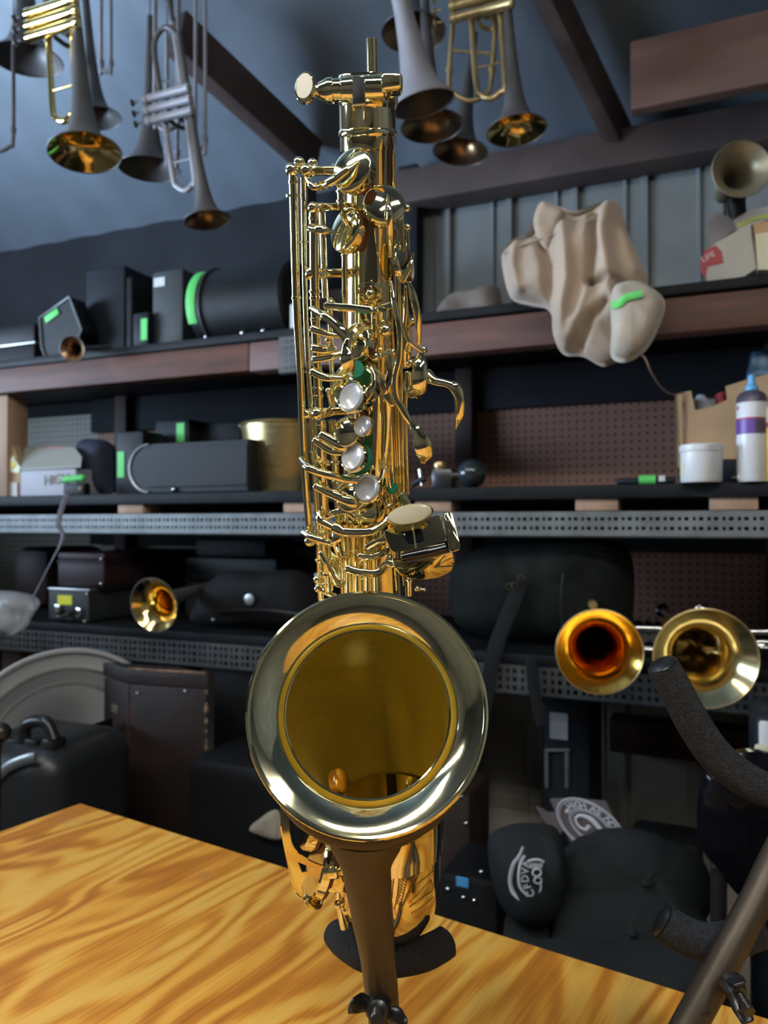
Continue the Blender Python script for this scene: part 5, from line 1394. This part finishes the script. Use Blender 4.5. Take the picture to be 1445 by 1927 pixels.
MB().sweep([W(1400, Z3 + .05, 1.32), W(1440, Z3 + .052, 1.32), W(1500, Z3 + .054, 1.32)], .005, n=12).sweep([W(1405, Z3 + .035, 1.32), W(1440, Z3 + .036, 1.32), W(1500, Z3 + .038, 1.32)], .004, n=12).build('lead_pipe', M_silver, t)

# ------------------------------------------------------------------ below the shelves
# white sousaphone bell resting on the floor behind the cases
c = P(128, 1428, 1.53); ax = Vector((.50, -.90, .16)).normalized()
t = thing('sousaphone_bell', 'big white fibreglass horn bell with a curved rolled rim at the lower left', 'horn', Vector((c.x, c.y, ZC - .9)))
MB().lathe([(a * 1.0, b * 1.0) for a, b in ((0, .208), (.003, .214), (-.003, .217), (-.010, .208), (-.022, .180), (-.018, .172), (-.040, .150), (-.036, .142), (-.06, .11), (-.12, .07), (-.17, .05))], c, ax, 72).build('bell', M_fiber, t)
for r_, d_ in ((.176, -.0185), (.146, -.037)):
    s1, s2 = frame(ax); MB().sweep([c + ax * d_ + (s1 * cos(q) + s2 * sin(q)) * r_ for q in [2 * pi * i / 60 for i in range(60)]], .004, n=8, closed=True).build('ridge', mat('grey_rubber', (.16, .16, .16), .6), t)
MB().sweep([c - ax * .16, c - ax * .20 - Z * .2, c - ax * .19 - Z * .78], [.05, .045, .05], n=24, smooth=5).build('neck', M_fiber, t)
# black hard cases, bottom left
t = thing('hard_case', 'black moulded hard case with silver edge band and top handle, bottom left corner', 'case', UNZ(ucoord(30, -.6, .9), .97, -1.25))
M_hard = mat('black_moulded_plastic', (.014, .016, .018), .38, bump=.15, bscale=200)
wb(MB(), -90, 98, -1.25, zq(40, 1412, .88), .88, .20, .045, 4).build('body', M_hard, t)
MB().sweep([Q(-20, 1500, .878), Q(-6, 1465, .876), Q(18, 1442, .876), Q(52, 1428, .878), Q(66, 1426, .88)], [.008] * 3, [.003] * 3, nrm=N, n=10, smooth=5).build('edge_band', M_al, t)
for px in (22, 58, 90):
    wb(MB(), px - 12, px + 12, zq(px, 1420, .91), zq(px, 1392, .91), .91, .03, .005).build('hinge_block', M_blk, t)
MB().sweep([Q(45, 1400, .92), Q(50, 1365, .92), Q(85, 1358, .92), Q(102, 1392, .92)], .010, n=12, smooth=5).build('handle', M_blk, t)
t = thing('hard_case', 'black hard case with a slanting bright aluminium rail behind the moulded case', 'case', UNZ(ucoord(120, -.6, 1.11), 1.14, -1.25))
wb(MB(), 60, 172, -1.25, zq(120, 1405, 1.11), 1.11, .06, .01).build('body', M_case, t)
MB().sweep([Q(100, 1404, 1.105), Q(176, 1372, 1.105)], .006, n=10).build('rail', M_al, t)
MB().plate([Q(70, 1412, 1.113), Q(176, 1405, 1.113), Q(176, 1362, 1.113), Q(70, 1404, 1.113)], N * .05, .001).build('lid', M_case, t)
solo('dark_round_edge', MB().ball(P(2, 1378, .95), .012, 16).sweep([P(2, 1378, .95), P(-4, 1420, .955), Vector((P(-4, 1420, .955).x, P(-4, 1420, .955).y, 0.002))], .004, n=8), M_blk, 'unidentified dark round edge at the far left above the hard case', 'stand', Vector((P(2, 1378, .95).x, P(2, 1378, .95).y, 0)))  # unidentified dark round edge, modelled as a ball on a pole
# worn brown case
w = 1.17; zt = zq(280, 1262, w)
def brown_case():
    c = UNZ(ucoord(285, -.5, w), w + .08, -1.25)
    t = thing('tall_case', 'tall worn brown case with frayed corners standing behind the bench', 'case', c)
    a0, a1 = ucoord(232, zt, w), ucoord(388, zt, w)
    ccx = UNZ((a0 + a1) / 2, w + .09, (zt - 1.25) / 2)
    rot = radians(33)
    ax = (U * cos(rot) + N * sin(rot)); ay = (N * cos(rot) - U * sin(rot))
    o = UNZ(ucoord(243, zt, w), w, 0)     # near vertical edge
    lx, ly = .166, .100
    cen = lambda zc: Vector((o.x, o.y, 0)) + ax * lx / 2 * .96 + ay * 0 + (-U * cos(radians(30)) * 0) 
    right = (U * 1.0 + N * .12).normalized(); left = (-U * .93 + N * .37).normalized()
    def prism(z0, z1, e, name, m, par):
        p = Vector((o.x, o.y, 0)); q = [p - right * e - left * e, p + right * (lx + e) - left * e, p + right * (lx + e) + left * (ly + e), p + left * (ly + e) - right * e]
        q = [Vector((v.x, v.y, ZC + z0)) for v in q]
        return MB().plate(q, Z * (z1 - z0), .003).build(name, m, par)
    prism(-1.25, zt - .03, 0, 'body', M_caset, t)
    prism(zt - .028, zt, .002, 'lid', M_caset, t)
    P3 = lambda a, b, z: Vector((o.x, o.y, 0)) + right * a + left * b + Z * (ZC + z)
    MB().sweep([P3(0, 0, zt), P3(lx, 0, zt)], .0028, n=8).build('worn_edge', M_worn, t)
    rnd = random.Random(4)
    for k in range(16):
        z = zt - .02 - rnd.random() * .22
        MB().ball(P3(lx, -.001, z), .002 + rnd.random() * .003, 8, (1, 1, 1.8)).build('worn_spot', M_worn, t)
    MB().sweep([P3(0, 0, zt - .03), P3(0, 0, zt - .3)], .0012, n=6).build('edge_piping', mat('rust_piping', (.10, .04, .025), .7), t)
    for a, z in ((.02, zt - .045), (.122, zt - .035)): MB().ball(P3(a, -.001, z), .0032, 10).build('stud', M_chrome, t)
    MB().box(P3(-.0005, .055, zt - .085), left, right, Z, .012, .001, .008, .0004).build('sticker', mat('old_sticker', (.20, .17, .12), .8, var=.6, vscale=60), t)
    MB().box(P3(0.0, .03, zt - .25), left, right, Z, .016, .006, .010, .003).build('latch', M_chrome, t)
brown_case()
case('tall_case', 'black case standing in shadow between the worn brown case and the saxophone', 'case', 396, 520, -1.25, zq(450, 1248, 1.32), 1.32, .2, M_case, bev=.02, seam=None)
case('storage_trunk', 'low dark trunk behind the bench under the saxophone bell', 'trunk', 345, 640, -1.25, zq(480, 1440, 1.12), 1.12, .18, M_case, bev=.03, seam=None)
cl = blob([(470, 1560), (492, 1538), (512, 1525), (524, 1530), (530, 1575), (505, 1578)], 1.108, .010, 2.9, .006, 8)
solo('polishing_cloth', cl, M_cottonl, 'pale scrap of cloth hanging on the dark trunk left of the bell', 'cloth', Q(500, 1555, 1.108), ang=180)
# cases right of the sax, behind
case('instrument_case', 'dark brown case with shiny studs right of the bell behind the bench', 'case', 800, 884, -1.25, zq(850, 1492, 1.16), 1.16, .12, M_caset, bev=.01, seam=None, studs=[(868, zq(868, 1498, 1.16)), (877, zq(877, 1549, 1.16))])
t = case('instrument_case', 'black case with a blue tape square and bright catches low beside the bow', 'case', 826, 935, -1.25, zq(880, 1650, 1.02), 1.02, .12, M_case, bev=.01, seam=None, tapes=[(857, 880, zq(868, 1668, 1.02), zq(868, 1650, 1.02), M_bluet)], studs=[(842, zq(842, 1672, 1.02)), (872, zq(872, 1688, 1.02)), (892, zq(892, 1694, 1.02)), (905, zq(905, 1640, 1.02))])
# upright case with label
zt = zq(1060, 1300, 1.44)
t = case('upright_case', 'slim dark upright case with a pale label and silver catches beneath the left trumpet bell', 'case', 1014, 1112, -1.25, zt, 1.44, .16, M_caseb, bev=.022, seam=None,
         tapes=[(1033, 1067, zq(1050, 1391, 1.44), zq(1050, 1341, 1.44), M_whitec, 'label')])
for px in (1029, 1067):
    MB().sweep([Q(px, 1412, 1.436), Q(px, 1480, 1.436)], .0042, n=10, round_ends=True).build('catch', M_slot, t)
MB().sweep([Q(1026, 1412, 1.434), Q(1072, 1412, 1.434)], .0035, n=10).build('catch_bar', M_slot, t)
# trunk carrying the clothing
t = case('storage_trunk', 'long black trunk with bright studs carrying the pile of black caps', 'trunk', 945, 1322, -1.25, -.62, .985, .165, M_case, bev=.008, seam=None)
t = case('instrument_case', 'black case with chrome latch standing behind the pile of caps', 'case', 1180, 1318, -1.25, zq(1250, 1582, 1.16), 1.16, .08, M_case, bev=.012, seam=None,
         studs=[(1319, zq(1319, 1640, 1.16)), (1315, zq(1315, 1690, 1.16))], latches=[(1243, zq(1243, 1588, 1.16))])
# caps
def cap(label, c, rx, ry, rz, rot, tilt, button, brim=None, seed=1.0):
    """six-panel cap: sewn crown with seams, button and a curved peak"""
    c = Vector(c); t = thing('baseball_cap', label, 'cap', c, 'black caps in the pile')
    M = Matrix.Translation(c) @ Matrix.Rotation(rot, 4, 'Z') @ Matrix.Rotation(tilt[0], 4, 'X') @ Matrix.Rotation(tilt[1], 4, 'Y')
    from mathutils import noise
    mb = MB(); n, m = 48, 12; vs = []
    for i in range(m + 1):
        a = pi / 2 * i / m
        for k in range(n):
            b = 2 * pi * k / n
            seam = 1 - .035 * max(0, cos(6 * b)) ** 24 * sin(a) ** .5
            f = 1 + .05 * noise.noise(Vector((cos(b) * 1.7 + seed, sin(b) * 1.7, a * 1.5)))
            vs.append(M @ Vector((cos(b) * rx * sin(a) * seam * f, sin(b) * ry * sin(a) * seam * f, rz * cos(a) ** .85 * f)))
    fs = [[i * n + k, i * n + (k + 1) % n, (i + 1) * n + (k + 1) % n, (i + 1) * n + k] for i in range(m) for k in range(n)]
    fs.append([m * n + k for k in range(n)])
    mb.add(vs, fs); cr = mb.build('crown', M_cap, t, ang=180)
    MB().ball(M @ Vector((0, 0, rz * 1.0)), .0068, 14, (1, 1, .7)).build('button', M_cap, t)
    if brim:
        a0 = brim
        mb = MB(); vs = []; K = 20
        for j in range(7):
            e = j / 6
            for k in range(K + 1):
                s = -1 + 2 * k / K; b = a0 + s * .95
                ro = 1 + e * .62 * sqrt(max(0, 1 - s * s * .96))
                vs.append(M @ Vector((cos(b) * rx * ro, sin(b) * ry * ro, .004 - .018 * s * s * e - .006 * e)))
        fs = [[j * (K + 1) + k, j * (K + 1) + k + 1, (j + 1) * (K + 1) + k + 1, (j + 1) * (K + 1) + k] for j in range(6) for k in range(K)]
        o = len(vs); vs += [v - Z * .003 for v in vs]; fs += [[q + o for q in f][::-1] for f in fs]
        mb.add(vs, fs); mb.build('peak', M_cap, t, ang=60)
    return t
cap('black cap at the top of the pile, its button facing the bench', P(1188, 1668, 1.04), .104, .074, .072, radians(-6), (radians(62), radians(4)), True, brim=radians(215), seed=3)
cap('black cap tucked beneath the top cap in the pile', P(1178, 1757, .99), .098, .066, .060, radians(-10), (radians(62), radians(0)), True, brim=radians(200), seed=6)
def logo_cap():
    c = P(985, 1660, 1.02)
    t = thing('baseball_cap', 'black cap on its side showing a white arc and lettering, left of the pile', 'cap', c, 'black caps in the pile')
    outl = [(925, 1600), (960, 1572), (1010, 1566), (1060, 1580), (1075, 1650), (1060, 1730), (1010, 1760), (960, 1740), (935, 1690)]
    mb = MB(); D0 = 1.0
    pts = catmull([P(x, y, D0) for x, y in outl], 5, True); cc = sum(pts, Vector()) / len(pts); m = len(pts); vs = []; nr = 12
    for i in range(1, nr + 1):
        r = i / nr
        for p in pts: vs.append(cc + (p - cc) * r + Vector((0, .09 * (1 - sqrt(max(0, 1 - r * r * .98))) - .045, 0)))
    fs = [[i * m + k, i * m + (k + 1) % m, (i + 1) * m + (k + 1) % m, (i + 1) * m + k] for i in range(nr - 1) for k in range(m)]
    vs.append(cc + Vector((0, -.045, 0))); fs += [[len(vs) - 1, k, (k + 1) % m] for k in range(m)]
    fs.append([(nr - 1) * m + k for k in range(m)])
    cr = mb.add(vs, fs).build('crown', M_cap, t, ang=60)
    def on(x, y, lift=.0018):
        p = P(x, y, D0); d = p - cc
        # radius fraction against outline
        best = max(((p - cc).dot((q - cc).normalized()) / (q - cc).length) for q in pts)
        r = min(.98, best)
        D = .09 * (1 - sqrt(max(0, 1 - r * r * .98))) - .045 - lift
        return P(x, y, D0 + D)
    MB().sweep([on(x, y) for x, y in ((984, 1594), (976, 1612), (966, 1626), (960, 1650), (961, 1668), (968, 1683), (990, 1700), (1005, 1708), (1020, 1715))], [.0018, .0026, .0026, .0018], [.0006] * 2, nrm=TOC, n=8, smooth=4).build('printed_arc', M_print, t)
    MB().sweep([on(x, y) for x, y in ((987, 1610), (979, 1625), (976, 1648), (978, 1668), (988, 1681), (1005, 1695), (1024, 1708))], [.0018] * 2, [.0006] * 2, nrm=TOC, n=8, smooth=4).build('printed_arc', M_print, t)
    mb = MB()
    for ch, x, y, a in (('A', 995, 1626, 84), ('V', 994, 1639, 86), ('D', 994, 1653, 92), ('F', 998, 1666, 104), ('C', 1004, 1678, 116)):
        o = on(x, y, .003); ax = Vector((cos(radians(a)) * 1, 0, sin(radians(a)))); ay = Vector((-sin(radians(a)), 0, cos(radians(a))))
        v, f = textverts(ch, .0125, .0004); o -= ax * 0
        mb.add([o + ay * (q.y) + Vector((-ax.x, 0, -ax.z)) * 0 + ax * q.x + Vector((0, -.0006, 0)) for q in v], f)
    mb.build('lettering', M_print, t, smooth=False, recalc=False)
    # printed drum shape
    e = MB()
    e.sweep([on(x, y, .003) for x, y in ((993, 1621), (1003, 1618), (1014, 1618), (1023, 1622))], .0016, n=8, smooth=3)
    for k in range(7): e.sweep([on(996 + k * 4, 1624, .003), on(998 + k * 3.4, 1634, .003)], .0007, n=6)
    e.sweep([on(1010 + 8 * cos(q), 1642 + 7 * sin(q), .003) for q in [2 * pi * i / 16 for i in range(16)]], .0012, n=6, closed=True)
    e.sweep([on(1012 + 7 * cos(q), 1657 + 6 * sin(q), .003) for q in [2 * pi * i / 16 for i in range(16)]], .0012, n=6, closed=True)
    e.sweep([on(1018, 1664, .003), on(1017, 1674, .003), on(1013, 1682, .003), on(1016, 1694, .003)], .0012, n=6, smooth=3)
    e.build('printed_emblem', M_print, t)
    MB().sweep([on(1030, 1578, .004), on(1042, 1640, .006), on(1035, 1700, .005)], [.010] * 2, [.003] * 2, nrm=TOC, n=10, smooth=5).build('strap', M_cap, t)
logo_cap()
def cloth(label, outl, D, th, seed, m=M_cap):
    pts = [P(x, y, D) for x, y in outl]
    b = blob([(0, 0)] * 3, 1, .01, 1) if False else None
    from mathutils import noise
    q = catmull(pts, 5, True); cc = sum(q, Vector()) / len(q); vs = []; mm = len(q); nr = 18
    for side in (-1, 1):
        for i in range(1, nr + 1):
            r = i / nr
            for p in q:
                x = cc + (p - cc) * r; h = th * sqrt(max(0, 1 - r ** 2.5))
                f = 1 - 2 * abs(noise.noise(Vector((x.x * 9 + seed, x.z * 22 + x.x * 5, seed))))
                vs.append(x + Vector((0, side * (h + .014 * f * sqrt(max(0, 1 - r ** 4))), 0)))
    per = nr * mm; fs = []
    for s_ in range(2):
        o = s_ * per
        fs += [[o + i * mm + k, o + i * mm + (k + 1) % mm, o + (i + 1) * mm + (k + 1) % mm, o + (i + 1) * mm + k] for i in range(nr - 1) for k in range(mm)]
        vs.append(cc + Vector((0, (1 if s_ else -1) * th, 0))); fs += [[len(vs) - 1, o + k, o + (k + 1) % mm] for k in range(mm)]
    fs += [[(nr - 1) * mm + k, (nr - 1) * mm + (k + 1) % mm, per + (nr - 1) * mm + (k + 1) % mm, per + (nr - 1) * mm + k] for k in range(mm)]
    solo('folded_garment', MB().add(vs, fs), m, label, 'clothing', Vector((cc.x, cc.y, min(v.z for v in vs))), ang=180)
cloth('black crumpled garment spilling under the caps down behind the bench edge', [(985, 1800), (1060, 1782), (1180, 1792), (1290, 1785), (1350, 1810), (1400, 1880), (1390, 1960), (1250, 1960), (1080, 1900), (990, 1850)], .90, .045, 2.2)
cloth('black sleeve drooping at the right end of the garment pile', [(1215, 1640), (1260, 1650), (1310, 1700), (1340, 1760), (1330, 1800), (1280, 1780), (1230, 1720)], 1.00, .030, 4.2)
# grey foam drink sleeve with round printed seal
t = thing('foam_drink_sleeve', 'flat grey foam drink sleeve with a round white music seal above the caps', 'sleeve', Q(1085, 1560, 1.15))
ws = 1.150
out = [(1008, 1518), (1030, 1530), (1046, 1530), (1034, 1505), (1080, 1503), (1140, 1510), (1158, 1545), (1166, 1580), (1150, 1620), (1090, 1620), (1076, 1592), (1062, 1562), (1055, 1568), (1043, 1580), (1028, 1555)]
MB().plate([Q(x, y, ws) for x, y in out], N * .006, 0).build('foam_body', M_knit, t)
cs = Q(1112, 1556, ws - .001)
# the seal lies on the slanted sheet: axes skewed the way the sheet folds away
sx = (U * .94 - Z * .50).normalized(); sy = (Z * .62 + U * .30)
Rs = .047
def sp_(r, a): return cs + sx * (r * Rs * 1.12 * cos(a)) + sy * (r * Rs * sin(a))
e = MB()
for r, k in ((1.0, .0009), (.93, .0006), (.62, .0008), (.55, .0005)):
    e.sweep([sp_(r, 2 * pi * i / 60) - N * .0006 for i in range(60)], k, n=6, closed=True)
e.build('seal_ring', M_print, t)
e = MB()
sxn = sx * 1.12
def seal_text(body, a0, a1, R_, size):
    L = len(body)
    for i, ch in enumerate(body):
        if ch == ' ': continue
        a = radians(a0 + (a1 - a0) * i / (L - 1)); v, f = textverts(ch, size, .0003)
        rr = (cos(a), sin(a)); tt = (sin(a), -cos(a))
        e.add([cs + sxn * ((rr[0] * (R_ + q.y) + tt[0] * q.x)) + sy * ((rr[1] * (R_ + q.y) + tt[1] * q.x)) - N * .0008 for q in v], f)
seal_text('HIGH AS NOTES', 160, 20, Rs * .67, .0145)
e.build('seal_lettering', M_print, t, smooth=False, recalc=False)
e = MB()
cur = [(.30, -.30), (.10, -.10), (-.05, .16), (-.25, .20), (-.36, .02), (-.28, -.16), (-.12, -.16), (-.10, -.02)]
e.sweep([cs + sxn * (x * Rs * 1.3) + sy * (y * Rs * 1.3) - N * .0008 for x, y in [(.62, .0), (.40, .02), (.15, .14), (-.08, .24), (-.28, .14), (-.34, -.06), (-.22, -.22), (-.06, -.18), (-.04, -.05)]], [.0018, .0030, .0034, .0024, .0016, .0020, .0026], [.0006] * 2, nrm=N, n=8, smooth=5)
for x, y, r in ((-.04, -.08, .0042), (-.60, .0, .0036)):
    e.ball(cs + sxn * (x * Rs * 1.2) + sy * (y * Rs * 1.2) - N * .0004, r, 12, (1, .3, 1))
e.build('seal_note', M_print, t)
# black glossy board at the right, and post beneath
t = thing('glossy_shell', 'glossy black curved shell at the right edge behind the empty stand', 'chair', Vector((P(1420, 1560, .82).x, P(1420, 1560, .82).y, 0)))
o_ = [(1338, 1450), (1328, 1480), (1320, 1520), (1320, 1570), (1332, 1612), (1360, 1645), (1395, 1690), (1450, 1710), (1560, 1690), (1580, 1500), (1480, 1430), (1400, 1415)]
q = catmull([P(x, y, .86) for x, y in o_], 4, True); cc = sum(q, Vector()) / len(q); vs = []; mm = len(q); nr = 8
for i in range(1, nr + 1):
    for p in q: vs.append(cc + (p - cc) * (i / nr) + Vector((0, -.02 * (1 - (i / nr) ** 3), 0)))
fs = [[i * mm + k, i * mm + (k + 1) % mm, (i + 1) * mm + (k + 1) % mm, (i + 1) * mm + k] for i in range(nr - 1) for k in range(mm)]
vs.append(cc + Vector((0, -.02, 0))); fs += [[len(vs) - 1, k, (k + 1) % mm] for k in range(mm)]
o0 = len(vs); vs += [v + Vector((0, .012, 0)) for v in vs]; fs += [[x + o0 for x in f][::-1] for f in fs]
fs += [[(nr - 1) * mm + k, (nr - 1) * mm + (k + 1) % mm, o0 + (nr - 1) * mm + (k + 1) % mm, o0 + (nr - 1) * mm + k] for k in range(mm)]
MB().add(vs, fs).build('shell', mat('gloss_black', (.004, .004, .006), .14, spec=.2), t, ang=50)
for x in (1352, 1500):
    a = P(x, 1640, .87); MB().sweep([a, Vector((a.x, a.y + .01, 0.003))], .009, n=12).build('leg', M_blk, t)
t = thing('dark_case_with_clip', 'dark rounded case with a white clip at the right edge beside the foam arm', 'case', UNZ(ucoord(1460, -.5, 1.08), 1.12, -1.25))
wb(MB(), 1412, 1540, -1.25, zq(1440, 1338, 1.08), 1.08, .12, .022, 4).build('body', M_caseb, t)
MB().box(Q(1441, 1405, 1.076), U, N, Z, .008, .004, .032, .004).build('clip', M_plast, t)
MB().box(Q(1438, 1418, 1.070), U, N, Z, .011, .005, .011, .004).build('clip_button', M_cream, t)
